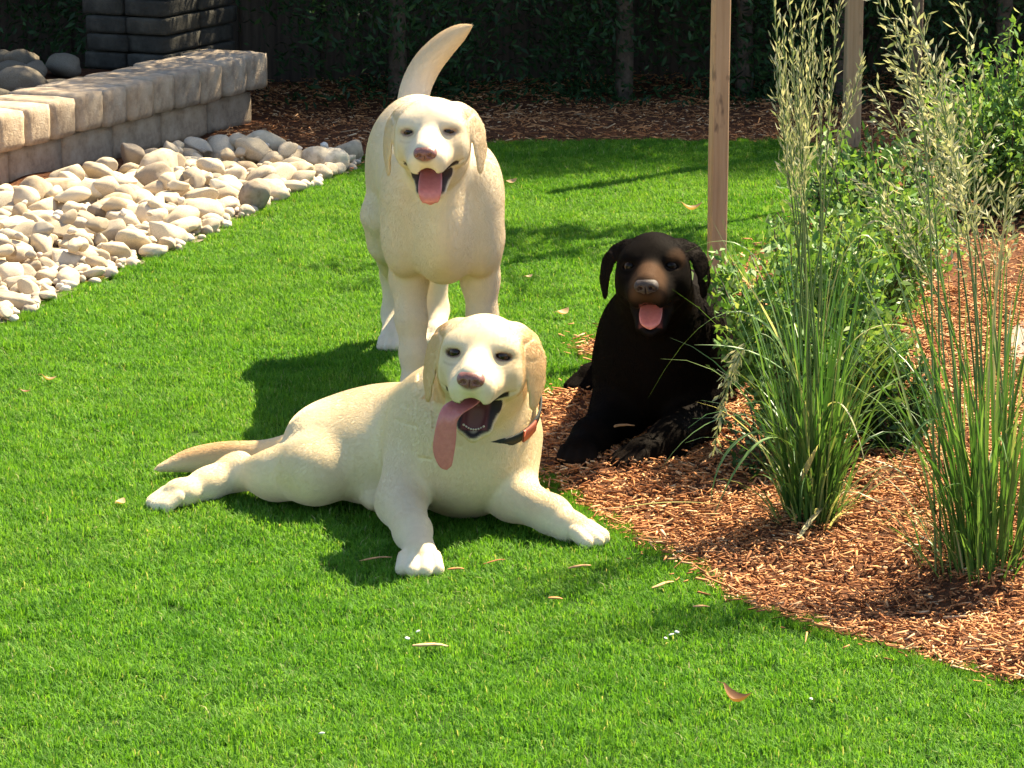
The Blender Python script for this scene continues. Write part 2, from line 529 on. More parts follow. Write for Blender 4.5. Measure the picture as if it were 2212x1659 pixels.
def scatter_group(name, coll):
    g = bpy.data.node_groups.new(name, 'GeometryNodeTree')
    g.interface.new_socket('Geometry', in_out='INPUT', socket_type='NodeSocketGeometry')
    g.interface.new_socket('Geometry', in_out='OUTPUT', socket_type='NodeSocketGeometry')
    N = g.nodes.new
    i, o = N('NodeGroupInput'), N('NodeGroupOutput')
    ci = N('GeometryNodeCollectionInfo'); ci.inputs['Collection'].default_value = coll
    ci.inputs['Separate Children'].default_value = True; ci.inputs['Reset Children'].default_value = True
    ip = N('GeometryNodeInstanceOnPoints'); ip.inputs['Pick Instance'].default_value = True
    def na(nm, typ):
        a = N('GeometryNodeInputNamedAttribute'); a.data_type = typ; a.inputs['Name'].default_value = nm; return a.outputs['Attribute']
    L = g.links.new
    L(i.outputs[0], ip.inputs['Points']); L(ci.outputs[0], ip.inputs['Instance'])
    L(na('pick', 'INT'), ip.inputs['Instance Index']); L(na('turn', 'FLOAT_VECTOR'), ip.inputs['Rotation']); L(na('size', 'FLOAT_VECTOR'), ip.inputs['Scale'])
    L(ip.outputs[0], o.inputs[0])
    return g
step = .070
gx, gy = np.meshgrid(np.arange(-2.6, 2.8, step), np.arange(4.3, 12.3, step), indexing='ij')
P = np.stack([gx.ravel(), gy.ravel()], 1) + rng.uniform(-.5, .5, (gx.size, 2)) * step
P = P[in_poly(P, LAWN)]
ed = poly_dist(P, LAWN[::2])
P = P[(ed > .028) | (rng.random(len(P)) < .55)]
# trimmed lawn edges: small extra tufts right at the border, so it stays uneven
E2 = LAWN_NP[(LAWN_NP[:, 1] > 5) & (LAWN_NP[:, 0] > -2.4)]
E2 = np.repeat(E2, 3, 0) + rng.normal(0, .016, (len(E2) * 3, 2))
E2 = E2[rng.random(len(E2)) < .55]
ne = len(E2)
P = np.concatenate([P, E2])
q = np.concatenate([P, np.zeros((len(P), 1))], 1)
sz = rng.uniform(.8, 1.2, len(P)) * (1 + .16 * vnoise(q, 3.1, 5) + .12 * vnoise(q, 9, 6))
sxy = np.where(np.arange(len(P)) >= len(P) - ne, .32, 1.0)
tl = rng.normal(0, .05, (len(P), 2))
me = mesh_np('lawn_grass', q, np.zeros((0, 3), int), M_BLADE, False, {
    'turn': ('FLOAT_VECTOR', 'POINT', np.concatenate([tl, rng.random((len(P), 1)) * 6.283], 1)),
    'size': ('FLOAT_VECTOR', 'POINT', np.stack([sxy, sxy, sz * np.where(sxy < 1, .9, 1)], 1)), 'pick': ('INT', 'POINT', rng.integers(0, 7, len(P)))})
o = tag(obj('lawn_grass', me), 'short bright green lawn grass with a few straw coloured blades', 'grass', kind='stuff')
o.modifiers.new('blades', 'NODES').node_group = scatter_group('scatter_grass', patches)

# shredded bark chips over the bed
M_CHIP = None
t = NT('bark_chip'); t.set(.8, .25)
nz = t.noise(150, 3, .6)
col = t.ramp(t.attr('shade').outputs['Fac'], [(0, (.09, .034, .014)), (.28, (.28, .105, .036)), (.60, (.51, .225, .082)), (.86, (.62, .345, .16)), (1, (.70, .52, .31))])
M_CHIP = t.color(t.mix(.5, col, t.mix(1.0, col, t.ramp(nz, [(.3, (.5, .5, .5)), (.7, (1.35, 1.3, 1.25))]), 'MULTIPLY')))
def chips(x0, x1, y0, y1, dens, seed, avoid, big=1.0):
    r = np.random.default_rng(seed)
    n = int((x1 - x0) * (y1 - y0) * dens)
    P = np.stack([r.uniform(x0, x1, n), r.uniform(y0, y1, n)], 1)
    d = np.full(n, 1.0); m = P[:, 1] < 12.6
    d[m] = poly_dist(P[m], LAWN[::2]); inn = in_poly(P, LAWN)
    keep = ~inn | ((d < .09) & (r.random(n) < .16 * np.exp(-d / .03)))
    keep &= ~avoid(P)
    P = P[keep]; n = len(P); inn = inn[keep]
    L = r.gamma(2.6, .0064, n) * big; L = np.clip(L, .009, .075); W = r.uniform(.0018, .0062, n) * big * np.clip(L / .022, .6, 1.25); T = r.uniform(.0012, .0035, n) * big
    th = r.random(n) * 6.283; pit = r.normal(0, .20, n); rol = r.normal(0, .5, n)
    d0 = np.stack([np.cos(th) * np.cos(pit), np.sin(th) * np.cos(pit), np.sin(pit)], 1)
    s0 = np.stack([-np.sin(th), np.cos(th), np.zeros(n)], 1); u0 = np.cross(d0, s0)
    s1 = s0 * np.cos(rol)[:, None] + u0 * np.sin(rol)[:, None]; u1 = np.cross(d0, s1)
    c = np.concatenate([P, (np.where(inn, .012, mulch_h(P) * np.clip(d[keep] / .12, .25, 1)) + r.uniform(.0, .018, n))[:, None]], 1)
    a = L[:, None] / 2; w = W[:, None] / 2; tt = T[:, None]
    bend = u1 * (r.normal(0, .12, n) * L)[:, None]
    V = np.stack([c - d0 * a - s1 * w * r.uniform(.3, 1, (n, 1)), c - d0 * a * r.uniform(.7, 1, (n, 1)) + s1 * w * .8, c - d0 * a * .9 + u1 * tt,
                  c + d0 * a * r.uniform(.7, 1, (n, 1)) - s1 * w + bend, c + d0 * a + s1 * w * r.uniform(.2, .9, (n, 1)) + bend, c + d0 * a * .9 + u1 * tt + bend], 1).reshape(-1, 3)
    k = np.arange(n)[:, None] * 6
    F4 = np.concatenate([k + np.array([[0, 1, 4, 3]]), k + np.array([[1, 2, 5, 4]]), k + np.array([[2, 0, 3, 5]])])
    F3 = np.concatenate([k + np.array([[0, 2, 1]]), k + np.array([[3, 4, 5]])])
    sh = np.clip(r.normal(.50, .23, n), 0, .93); p = r.random(n) < .035; sh[p] = r.uniform(.9, 1, p.sum())
    return V, F3, F4, np.repeat(sh, 6)

# ------------------------------------------------------------------ rock bed, low wall and planter
WALL0 = np.array((-1.525, 10.948)); WDIR = unit((.423, .906, 0))
WDIR = WDIR[:2]; WN = np.array((WDIR[1], -WDIR[0]))           # along the wall (away), and out of its face
ROCK_PX = [(-420, 560), (-60, 424), (0, 408), (150, 360), (250, 322), (300, 300), (345, 296), (420, 335), (515, 322), (610, 362), (700, 352), (760, 344), (782, 366),
           (690, 399), (600, 440), (540, 476), (420, 530), (300, 576), (200, 616), (130, 646), (40, 691), (-300, 788), (-700, 890)]
ROCKS = [tuple(at(*p))[:2] for p in ROCK_PX]
def no_chips(P):
    s = (P - WALL0) @ WN
    return in_poly(P, ROCKS) | (((P - WALL0) @ WDIR < 1.8) & (s < .0) & (P[:, 0] < -.2))
mats = []
parts = [chips(-.35, 1.9, 5.3, 9.4, 11500, 1, no_chips), chips(-.3, 2.4, 9.4, 11.3, 2200, 2, no_chips), chips(-2.0, 2.6, 11.3, 13.7, 2600, 3, no_chips), chips(1.9, 3.2, 4.6, 9.4, 1300, 4, no_chips, 1.3)]
V = np.concatenate([p[0] for p in parts]); off = np.cumsum([0] + [len(p[0]) for p in parts[:-1]])
F3 = np.concatenate([p[1] + o_ for p, o_ in zip(parts, off)]); F4 = np.concatenate([p[2] + o_ for p, o_ in zip(parts, off)])
o = obj('bark_mulch', mesh_np('bark_mulch', V, [F3, F4], M_CHIP, False, {'shade': ('FLOAT', 'POINT', np.concatenate([p[3] for p in parts]))}))
tag(o, 'loose shredded reddish brown bark mulch covering the planting beds', 'mulch', kind='stuff')

def rockmat(name, stops, bump=.35):
    t = NT(name); t.set(.85, .2)
    oi = t.n('ShaderNodeObjectInfo')
    col = t.ramp(oi.outputs['Random'], stops)
    nz = t.noise(28, 5, .65, False)
    col = t.mix(1.0, col, t.ramp(nz, [(.28, (.52, .46, .38)), (.48, (.95, .92, .87)), (.75, (1.2, 1.17, 1.12))]), 'MULTIPLY')
    t.bump(t.noise(70, 4, .7, False), bump, .006)
    return t.color(col)
M_ROCK = rockmat('river_rock', [(0, (.52, .44, .32)), (.2, (.62, .53, .40)), (.42, (.36, .30, .225)), (.58, (.66, .58, .45)), (.75, (.48, .38, .26)), (.88, (.25, .215, .18)), (1, (.70, .63, .50))])
M_SHADE_ROCK = rockmat('shade_toned_rock', [(0, (.10, .085, .065)), (.5, (.15, .13, .10)), (1, (.20, .17, .13))])  # river rock again, its colour darkened to stand for deep shade
def ico(sub):
    bm = bmesh.new(); bmesh.ops.create_icosphere(bm, subdivisions=sub, radius=1.0)
    V = np.array([v.co[:] for v in bm.verts]); F = np.array([[v.index for v in f.verts] for f in bm.faces]); bm.free(); return V, F
ICO2, ICO1 = ico(3), ico(1)
def rock_mesh(seed, ang=.0, stretch=(1, .75, .55), sub=None):
    V, F = sub or ICO2
    r = np.random.default_rng(seed)
    V = V.copy()
    d = 1 + .24 * vnoise(V, 1.1, seed) + .12 * vnoise(V, 2.3, seed + 50) + .035 * vnoise(V, 5.5, seed + 70)
    V *= d[:, None]
    for _ in range(int(6 * ang) + 1):                                   # flat broken faces
        nrm = unit(r.normal(size=3)); lim = r.uniform(.62, .85) if ang else .9
        dd = V @ nrm; V -= np.maximum(dd - lim, 0)[:, None] * nrm * .9
    V *= np.array(stretch)
    return V, F
ROCK_ME = [mesh_np('river_rock', *rock_mesh(100 + i, ang=(.15, .4, .8, 1.3)[i % 4], stretch=(1, rng.uniform(.66, .9), rng.uniform(.5, .75))), M_ROCK, True) for i in range(14)]
def pile(P):
    P = np.asarray(P); d = poly_dist(P, [p for p in LAWN if p[0] < 0 and p[1] > 8][::3])
    s = np.clip(1 - ((P - WALL0) @ WN) / 1.2, 0, 1)
    return .012 + .045 * np.clip(d / .6, 0, 1) - .05 * np.clip((s - .45) / .35, 0, 1)
r = np.random.default_rng(5)
placed = []
def free(x, y, rad, tol=.80):
    for (a, b, c) in placed:
        if (x - a) ** 2 + (y - b) ** 2 < ((rad + c) * tol) ** 2: return False
    return True
rocks = []
special = [  # X, Y, half length (m), angle, label
    (562, 345, .088, .1, 'big tan boulder at the mulch edge behind the river rocks', (1, .8, .72), 3),
    (150, 455, .165, -.65, 'long pale log shaped rock across the rock bed', (1, .30, .27), 1),
    (243, 490, .085, -.3, 'long cream rock touching the log shaped rock', (1, .42, .4), 1),
    (640, 398, .060, .6, 'white angular rock nearest the standing dog on the lawn edge', (1, .7, .65), 2),
    (585, 432, .085, -.9, 'flat grey wedge leaning against the lawn edge', (1, .55, .35), 3),
    (550, 458, .062, .8, 'upright cream rock standing at the lawn edge', (.8, .7, .95), 2),
    (690, 372, .055, .2, 'grey shaded rock in the pair left of the standing dog', (1, .8, .7), 0),
    (722, 372, .055, .5, 'grey shaded rock in the pair right beside the square one', (1, .8, .7), 1),
    (748, 357, .062, .35, 'squarish grey rock last in the row towards the mulch', (1, .7, .7), 2),
    (75, 470, .072, 1.2, 'dark grey angular rock among pale ones at the left', (1, .8, .9), 3),
    (255, 485, .055, .1, 'small dark grey rock with a broken face', (1, .8, .7), 3),
    (345, 395, .085, .9, 'large smooth cream rock at the shade line', (1, .75, .7), 0),
    (18, 672, .075, -.6, 'white pointed rock poking onto the lawn at the left edge', (1, .45, .3), 2),
]
for X, Y, hl, an, lab, st, kind in special:
    p = at(X, Y); z = pile([(p.x, p.y)])[0]
    V, F = rock_mesh(500 + int(X), (.0, .1, .5, .9)[kind], st)
    o = obj('river_rock', mesh_np('river_rock', V * hl, F, M_ROCK, True), None, (p.x, p.y, z + hl * st[2] * .55))
    o.rotation_euler = (r.normal(0, .15), r.normal(0, .15), an)
    tag(o, lab, 'rock', 'river rocks in the rock bed'); placed.append((p.x, p.y, hl * (1 + st[1]) / 2.1))
lo = np.min(ROCKS, 0); hi = np.max(ROCKS, 0)
cand = np.stack([r.uniform(lo[0], hi[0], 9000), r.uniform(lo[1], hi[1], 9000)], 1)
cand = cand[in_poly(cand, ROCKS)]
cand = cand[(((cand - WALL0) @ WN) > .16) & (cand[:, 0] / cand[:, 1] > -.26)]
dl = poly_dist(cand, LAWN[::2])
sizes = np.clip(r.gamma(5, .0043, len(cand)) * (.72 + .75 * sstep(8.6, 11.0, cand[:, 1])) * (.72 + .4 * sstep(.0, .35, dl)), .012, .050)
order = np.argsort(-sizes * r.uniform(.75, 1.1, len(cand)))
for i in order:
    x, y = cand[i]; s_ = sizes[i]
    if dl[i] < s_ * .6 or not free(x, y, s_ * .9): continue
    placed.append((x, y, s_ * .9)); rocks.append((x, y, s_))
zz = pile(np.array([(a, b) for a, b, c in rocks]))
rocks = [(x, y, z, s_) for (x, y, s_), z in zip(rocks, zz)]
# a second, looser layer lying on the first one
for i in r.permutation(len(cand))[:900]:
    x, y = cand[i]; s_ = sizes[i] * .95
    if dl[i] > .10 and r.random() < .22 and all((x - a) ** 2 + (y - b) ** 2 > (1.7 * s_) ** 2 for a, b, z, c in rocks[-60:]):
        rocks.append((x, y, pile([(x, y)])[0] + .045, s_))
rocks.sort(key=lambda q: (q[0] / q[1] < -.146, -q[3] / q[1]))
def put_rock(me, x, y, z, s_):
    o = bpy.data.objects.new('river_rock', me); C.objects.link(o)
    o.location = (x, y, z + s_ * .35); o.scale = (s_ * r.uniform(1.1, 1.45), s_ * r.uniform(.95, 1.2), s_ * r.uniform(.95, 1.2))
    o.rotation_euler = (r.normal(0, .35), r.normal(0, .35), r.random() * 6.283)
    return o
NROCK = 287
for i, (x, y, z, s_) in enumerate(rocks[:NROCK]):
    shade = y + .25 * x > 11.0
    tag(put_rock(ROCK_ME[i % len(ROCK_ME)], x, y, z, s_),
        'rounded grey river rock in the shaded back of the rock bed' if shade else 'rounded cream river rock in the sunlit rock bed', 'rock',
        'shaded river rocks' if shade else 'sunlit river rocks')
t = NT('river_gravel'); t.set(.85, .2); t.bump(t.noise(70, 4, .7), .3, .005)
M_GRAVEL = t.color(t.mix(1.0, t.ramp(t.attr('shade').outputs['Fac'], [(0, (.34, .29, .23)), (.4, (.52, .45, .36)), (.75, (.62, .55, .46)), (1, (.70, .65, .57))]),
                   t.ramp(t.noise(40, 3), [(.3, (.75, .72, .68)), (.7, (1.1, 1.08, 1.05))]), 'MULTIPLY'))
mb = MB()
RM = [rock_mesh(300 + i, .3, (1, .8, .65), ico(2)) for i in range(8)]
def add_small(x, y, z, s_):
    V, F = RM[r.integers(8)]; M = np.array(Matrix.Rotation(r.random() * 6.28, 3, 'Z') @ Matrix.Rotation(r.normal(0, .5), 3, 'X'))
    mb.add((V * s_) @ M.T + (x, y, z + s_ * .3), F, r.random())
for x, y, z, s_ in rocks[NROCK:]: add_small(x, y, z, s_)
idx = r.choice(len(cand), 1500)
for i in idx: add_small(cand[i][0] + r.normal(0, .01), cand[i][1] + r.normal(0, .01), pile([cand[i]])[0] - .008, r.uniform(.010, .024))
tag(obj('river_gravel', mb.mesh('river_gravel', M_GRAVEL, True)), 'small pale gravel filling the gaps between the river rocks', 'gravel', kind='stuff')
# bed under the rocks
V = [(x, y, 0) for x, y in ROCKS]; me_p = np.array([(x, y) for x, y in ROCKS])
bm = bmesh.new(); vs_ = [bm.verts.new((x, y, max(.004, pile([(x, y)])[0] - .02))) for x, y in ROCKS]; ff = bm.faces.new(vs_)
if ff.normal.z < 0: ff.normal_flip()
bmesh.ops.triangulate(bm, faces=[ff]); me = bpy.data.meshes.new('rock_bed'); bm.to_mesh(me); bm.free()
t = NT('rock_bed_soil'); t.set(.95, .1); me.materials.append(t.color(t.ramp(t.noise(60, 4), [(.3, (.10, .08, .06)), (.7, (.26, .21, .16))])))
tag(obj('rock_bed', me), kind='structure')

def block_mesh(name, sx, sy, sz, mat, seed, round_=.14, wear=.035):
    """A tumbled concrete block: worn corners and an uneven split face."""
    n = 4
    bm = bmesh.new(); bmesh.ops.create_cube(bm, size=2.0)
    bmesh.ops.subdivide_edges(bm, edges=bm.edges[:], cuts=n, use_grid_fill=True)
    V = np.array([v.co[:] for v in bm.verts]); F = np.array([[v.index for v in f.verts] for f in bm.faces]); bm.free()
    S = np.array((sx, sy, sz)) / 2
    P = V * S; rr = min(S) * round_ * 2
    core = np.clip(P, -(S - rr), S - rr); d = P - core; L = np.linalg.norm(d, axis=1)[:, None] + 1e-9
    P = core + d / L * np.minimum(L, rr)
    nz = vnoise(V * 1.0, 1.6, seed) * .6 + vnoise(V, 3.7, seed + 9) * .4
    P += (V / np.linalg.norm(V, axis=1)[:, None]) * (nz * wear * min(S) * 2)[:, None]
    return mesh_np(name, P, F, mat, True)
def stonemat(name, stops):
    t = NT(name); t.set(.9, .15)
    oi = t.n('ShaderNodeObjectInfo')
    nz = t.noise(14, 6, .7, False)
    col = t.mix(1.0, t.ramp(nz, stops), t.ramp(oi.outputs['Random'], [(0, (.82, .80, .78)), (.5, (1, 1, 1)), (1, (1.12, 1.06, .98))]), 'MULTIPLY')
    t.bump(t.noise(55, 5, .75, False), .6, .010)
    return t.color(col)
M_CAP = stonemat('tan_concrete_block', [(.28, (.22, .165, .12)), (.48, (.40, .315, .23)), (.72, (.52, .43, .33))])
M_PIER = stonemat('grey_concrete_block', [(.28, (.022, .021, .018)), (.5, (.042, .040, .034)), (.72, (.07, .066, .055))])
wang = math.atan2(WDIR[1], WDIR[0])
wall = empty('retaining_wall', (WALL0[0], WALL0[1], 0), wang)
tag(wall, 'low wall of tumbled tan blocks with rounded cap stones behind the rock bed', 'wall')
r = np.random.default_rng(8)
x = -2.6
caps = [block_mesh('cap_stone', .15, .27, .125, M_CAP, 70 + i) for i in range(6)]
lows = [block_mesh('wall_block', .30, .22, .115, M_CAP, 80 + i, .08, .02) for i in range(4)]
i = 0
while x < 1.58:
    o = obj('cap_stone', caps[i % 6], wall, (x + .075, .13 + r.normal(0, .006), .1855 + r.normal(0, .002))); o.rotation_euler = (r.normal(0, .015), r.normal(0, .01), r.normal(0, .02))
    o.scale = (.965 + r.normal(0, .008), 1, 1); x += .152; i += 1
x = -2.6; i = 0
while x < 1.45:
    o = obj('wall_block', lows[i % 4], wall, (x + .15, .155, .062)); o.scale = (.985, 1, 1); x += .302; i += 1
# planter soil behind it and rocks lying in it
e = lambda a, b: WALL0 + WDIR * a - WN * b
q = [e(-2.7, .27), e(1.42, .27), e(1.42, 1.9), e(-2.7, 1.9)]
me = mesh_np('planter_soil', [(p[0], p[1], .19) for p in q] + [(p[0], p[1], -.05) for p in q], np.array([(0, 1, 2, 3), (0, 4, 5, 1), (1, 5, 6, 2), (2, 6, 7, 3), (3, 7, 4, 0)]), M_SOIL)
tag(obj('planter_soil', me), kind='structure')
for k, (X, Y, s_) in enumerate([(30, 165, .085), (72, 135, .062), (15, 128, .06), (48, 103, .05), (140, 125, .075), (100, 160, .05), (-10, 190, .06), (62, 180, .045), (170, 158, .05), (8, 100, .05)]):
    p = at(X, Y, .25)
    me = ROCK_ME[(k * 3) % 14].copy(); me.materials[0] = M_SHADE_ROCK
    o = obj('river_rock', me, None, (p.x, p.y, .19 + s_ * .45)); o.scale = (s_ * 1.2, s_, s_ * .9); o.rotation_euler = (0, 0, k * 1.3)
    tag(o, 'river rock toned dark for shade lying in the planter behind the wall', 'rock', 'rocks in the planter')
# block pier standing on the planter
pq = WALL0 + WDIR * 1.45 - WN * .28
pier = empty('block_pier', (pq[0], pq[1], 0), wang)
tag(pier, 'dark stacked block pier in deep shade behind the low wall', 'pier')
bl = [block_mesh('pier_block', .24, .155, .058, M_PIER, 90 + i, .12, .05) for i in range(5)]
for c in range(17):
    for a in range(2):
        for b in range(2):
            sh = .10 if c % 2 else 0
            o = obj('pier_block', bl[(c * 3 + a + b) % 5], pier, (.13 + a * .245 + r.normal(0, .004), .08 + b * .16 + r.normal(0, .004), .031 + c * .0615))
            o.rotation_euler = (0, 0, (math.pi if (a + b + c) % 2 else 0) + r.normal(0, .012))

# ------------------------------------------------------------------ fence
M_WOOD = None
t = NT('weathered_wood'); t.set(.85, .15)
tc = t.n('ShaderNodeTexCoord'); mp = t.n('ShaderNodeMapping'); mp.inputs['Scale'].default_value = (40, 40, 2.2); t.l(tc.outputs['Object'], mp.inputs[0])
oi = t.n('ShaderNodeObjectInfo')
nz = t.noise(1.0, 5, .65, vec=mp.outputs[0])
t.bump(nz, .4, .004)
M_WOOD = t.color(t.mix(1.0, t.ramp(nz, [(.3, (.045, .034, .026)), (.55, (.085, .064, .047)), (.75, (.12, .092, .07))]), t.ramp(oi.outputs['Random'], [(0, (.8, .8, .8)), (1, (1.15, 1.1, 1.05))]), 'MULTIPLY'))
fence = tag(empty('wooden_fence', (0, 13.62, 0)), 'weathered upright board fence in shade at the back of the garden', 'fence')
def boxm(name, sx, sy, sz, mat, bev=.003):
    bm = bmesh.new(); bmesh.ops.create_cube(bm, size=1.0)
    for v in bm.verts: v.co = Vector((v.co.x * sx, v.co.y * sy, v.co.z * sz))
    if bev: bmesh.ops.bevel(bm, geom=bm.edges[:], offset=bev, segments=1, affect='EDGES')
    me = bpy.data.meshes.new(name); bm.to_mesh(me); bm.free(); me.materials.append(mat); return me
bd = boxm('fence_board', .162, .02, 1.9, M_WOOD); rl = boxm('rail', 9.6, .04, .09, M_WOOD); ps = boxm('post', .09, .09, 1.85, M_WOOD)
for i in range(60):
    o = obj('fence_board', bd, fence, (-4.5 + i * .155, (i % 2) * .022 + r.normal(0, .001), .93 + r.normal(0, .006))); o.rotation_euler = (0, r.normal(0, .004), 0)
for z in (.35, 1.0, 1.6): obj('rail', rl, fence, (.1, .056, z))
for i in range(5): obj('post', ps, fence, (-4.5 + i * 2.32, .124, .92))

# ------------------------------------------------------------------ evergreens that shade the back of the garden
M_EVER = leafmat('evergreen_leaf', [(0, (.010, .032, .010)), (.5, (.022, .062, .016)), (1, (.050, .105, .028))], .55, .3, .2)
t = NT('bark'); t.set(.9, .1); t.bump(t.noise(40, 4, .7), .7, .01)
M_BARK = t.color(t.ramp(t.noise(25, 4, .7), [(.3, (.06, .042, .03)), (.7, (.16, .12, .085))]))
def leaf_cloud(mb, n, pos_fn, size, r, outward=.5, wid=.42):
    c, out = pos_fn(n)
    a = r.normal(size=(n, 3)) + out * outward * 2; a /= np.linalg.norm(a, axis=1)[:, None]
    b = np.cross(a, r.normal(size=(n, 3))); b /= np.linalg.norm(b, axis=1)[:, None]
    nn = np.cross(a, b)
    L = size * r.uniform(.6, 1.3, n)[:, None]; W = L * wid
    V = np.stack([c - a * L * .5, c + b * W * .5 + nn * L * .08, c + a * L * .5, c - b * W * .5 + nn * L * .08], 1).reshape(-1, 3)
    F = np.arange(n)[:, None] * 4 + np.array([[0, 1, 2, 3]])
    sh = np.clip(r.normal(.5, .2, n), 0, 1)
    mb.add(V, F, np.repeat(sh, 4))
def column_crown(seed, h, rad, n=5200, z0=.06):
    r = np.random.default_rng(seed)
    cl = 110
    cz = z0 + (h - z0) * r.random(cl); prof = rad * np.clip(1.05 - (cz / h) ** 2.2, .12, 1) * (.75 + .25 * np.minimum(cz / .25, 1)); prof = prof * (1 + .5 * np.clip((cz - .5) / .5, 0, 1)); ca = r.random(cl) * 6.283; cr = prof * np.sqrt(r.uniform(.25, 1, cl))  # upper crown widened out of view so its shade has no gaps
    cc = np.stack([np.cos(ca) * cr, np.sin(ca) * cr, cz], 1)
    def f(n):
        k = r.integers(0, cl, n); p = cc[k] + r.normal(size=(n, 3)) * np.array((.11, .11, .16)) * (rad / .35) ** .5
        p[:, 2] = np.clip(p[:, 2], .02, h + .1)
        o = p * np.array((1, 1, 0)); o /= np.linalg.norm(o, axis=1)[:, None] + 1e-6; o[:, 2] = .6
        return p, o
    mb = MB(); leaf_cloud(mb, n, f, .036 if h < 3.5 else .075, r, wid=.32)
    return mb.mesh('crown', M_EVER)
def trunk_mesh(h, r0, seed):
    r = np.random.default_rng(seed); mb = MB()
    z = np.linspace(-.06, h, 9); tube(mb, np.stack([r.normal(0, .008, 9), r.normal(0, .008, 9), z], 1), r0 * (1 - .8 * z.clip(0) / h), 7)
    for k in range(8):
        z0 = h * (.1 + .1 * k); a = r.random() * 6.28; L = .25 * (1.1 - k / 9)
        tube(mb, [(0, 0, z0), (math.cos(a) * L * .6, math.sin(a) * L * .6, z0 + L * .3), (math.cos(a) * L, math.sin(a) * L, z0 + L * .7)], [r0 * .35, r0 * .22, r0 * .08], 4)
    return mb.mesh('trunk', M_BARK, True)
crowns = [column_crown(1, 3.25, .34, 21000), column_crown(2, 3.1, .40, 23000), column_crown(3, 3.3, .30, 19000)]
tall = [column_crown(4, 4.3, .75, 9500), column_crown(5, 4.0, .8, 9500)]
tr1, tr2 = trunk_mesh(2.1, .035, 1), trunk_mesh(3.6, .07, 2)
r = np.random.default_rng(3)
front = [(-3.4, 'dark columnar evergreen beyond the planter far left'), (-2.65, 'dark columnar evergreen behind the planter rocks'), (-1.85, 'dark columnar evergreen left of the block pier'),
         (-.41, 'dark columnar evergreen behind the raised tail'), (.40, 'broad dark evergreen in front of the fence left of the stake'), (.84, 'narrow dark evergreen directly behind the leaning stake line'),
         (1.18, 'dark columnar evergreen behind the tall grass plumes'), (1.75, 'dark columnar evergreen at the upper right corner'), (2.45, 'dark columnar evergreen past the right edge'), (3.15, 'last dark columnar evergreen on the right')]
for i, (x, lab) in enumerate(front):
    e_ = tag(empty('evergreen_tree', (x, 13.22 + r.normal(0, .05), 0), r.random() * 6.28), lab, 'tree', 'evergreens along the fence')
    obj('crown', crowns[(i * 2 + 1) % 3], e_); obj('trunk', tr1, e_)
for i in range(8):
    e_ = tag(empty('evergreen_tree', (-4.2 + i * 1.15 + r.normal(0, .08), 14.9 + r.normal(0, .1), -.1), r.random() * 6.28), 'tall dark evergreen standing behind the board fence', 'tree', 'tall evergreens behind the fence')
    obj('crown', tall[i % 2], e_); obj('trunk', tr2, e_)
# ------------------------------------------------------------------ the three dogs
def coatmat(name, rough=.75, spec=.2, sheen=0.0, bump=.25):
    t = NT(name); t.set(rough, spec)
    a = t.attr('coat').outputs['Color']
    nz = t.noise(90, 3, .6, False)
    col = t.mix(1.0, a, t.ramp(nz, [(.25, (.96, .955, .95)), (.75, (1.03, 1.03, 1.03))]), 'MULTIPLY')
    if sheen: t.b.inputs['Sheen Weight'].default_value = sheen
    if bump: t.bump(t.noise(320, 2, .6, False), bump, .003)
    return t.color(col)

M_COAT = coatmat('pale_coat', bump=0)
M_FUR = coatmat('pale_fur', .6, .15, 0, 0)
M_DCOAT = coatmat('dark_coat', .7, .02)
M_DFUR = coatmat('dark_fur', .6, .02, 0, 0)

def fleshmat(name, a, b, rough=.35, nscale=260):
    t = NT(name); t.set(rough, .5)
    nz = t.noise(nscale, 3, .6, False)
    t.b.inputs['Subsurface Weight'].default_value = .12
    t.b.inputs['Subsurface Radius'].default_value = (.006, .002, .001)
    t.bump(nz, .35, .002)
    return t.color(t.ramp(nz, [(.3, a), (.7, b)]))
M_TONGUE = fleshmat('tongue_flesh', (.50, .150, .135), (.58, .195, .17), .28, 120)
M_NOSE_PINK = fleshmat('liver_nose', (.16, .060, .046), (.30, .13, .10), .38, 420)
M_NOSE_DARK = fleshmat('brown_nose', (.022, .013, .010), (.05, .030, .022), .68, 420)
M_TOOTH = NT('tooth').set(.3, .5).color((.62, .55, .42))
M_EYE = NT('amber_brown_eye').set(.08, .6)
def eyemat(name, iris):
    t = NT(name); t.set(.12, .3)
    d = t.n('ShaderNodeVectorMath', operation='DISTANCE')
    t.l(t.n('ShaderNodeTexCoord').outputs['Object'], d.inputs[0]); d.inputs[1].default_value = (0, .0115, 0)
    return t.color(t.ramp(d.outputs['Value'], [(.0, (.004, .003, .003)), (.0040, (.004, .003, .003)), (.0048, iris), (.0078, tuple(x * .5 for x in iris)), (.0090, (.05, .035, .03))]))
M_EYE = eyemat('amber_brown_eye', (.10, .045, .02))
M_EYE_DARK = eyemat('dark_eye', (.018, .009, .005))
M_EYE_DARK.node_tree.nodes['Principled BSDF'].inputs['Specular IOR Level'].default_value = .12

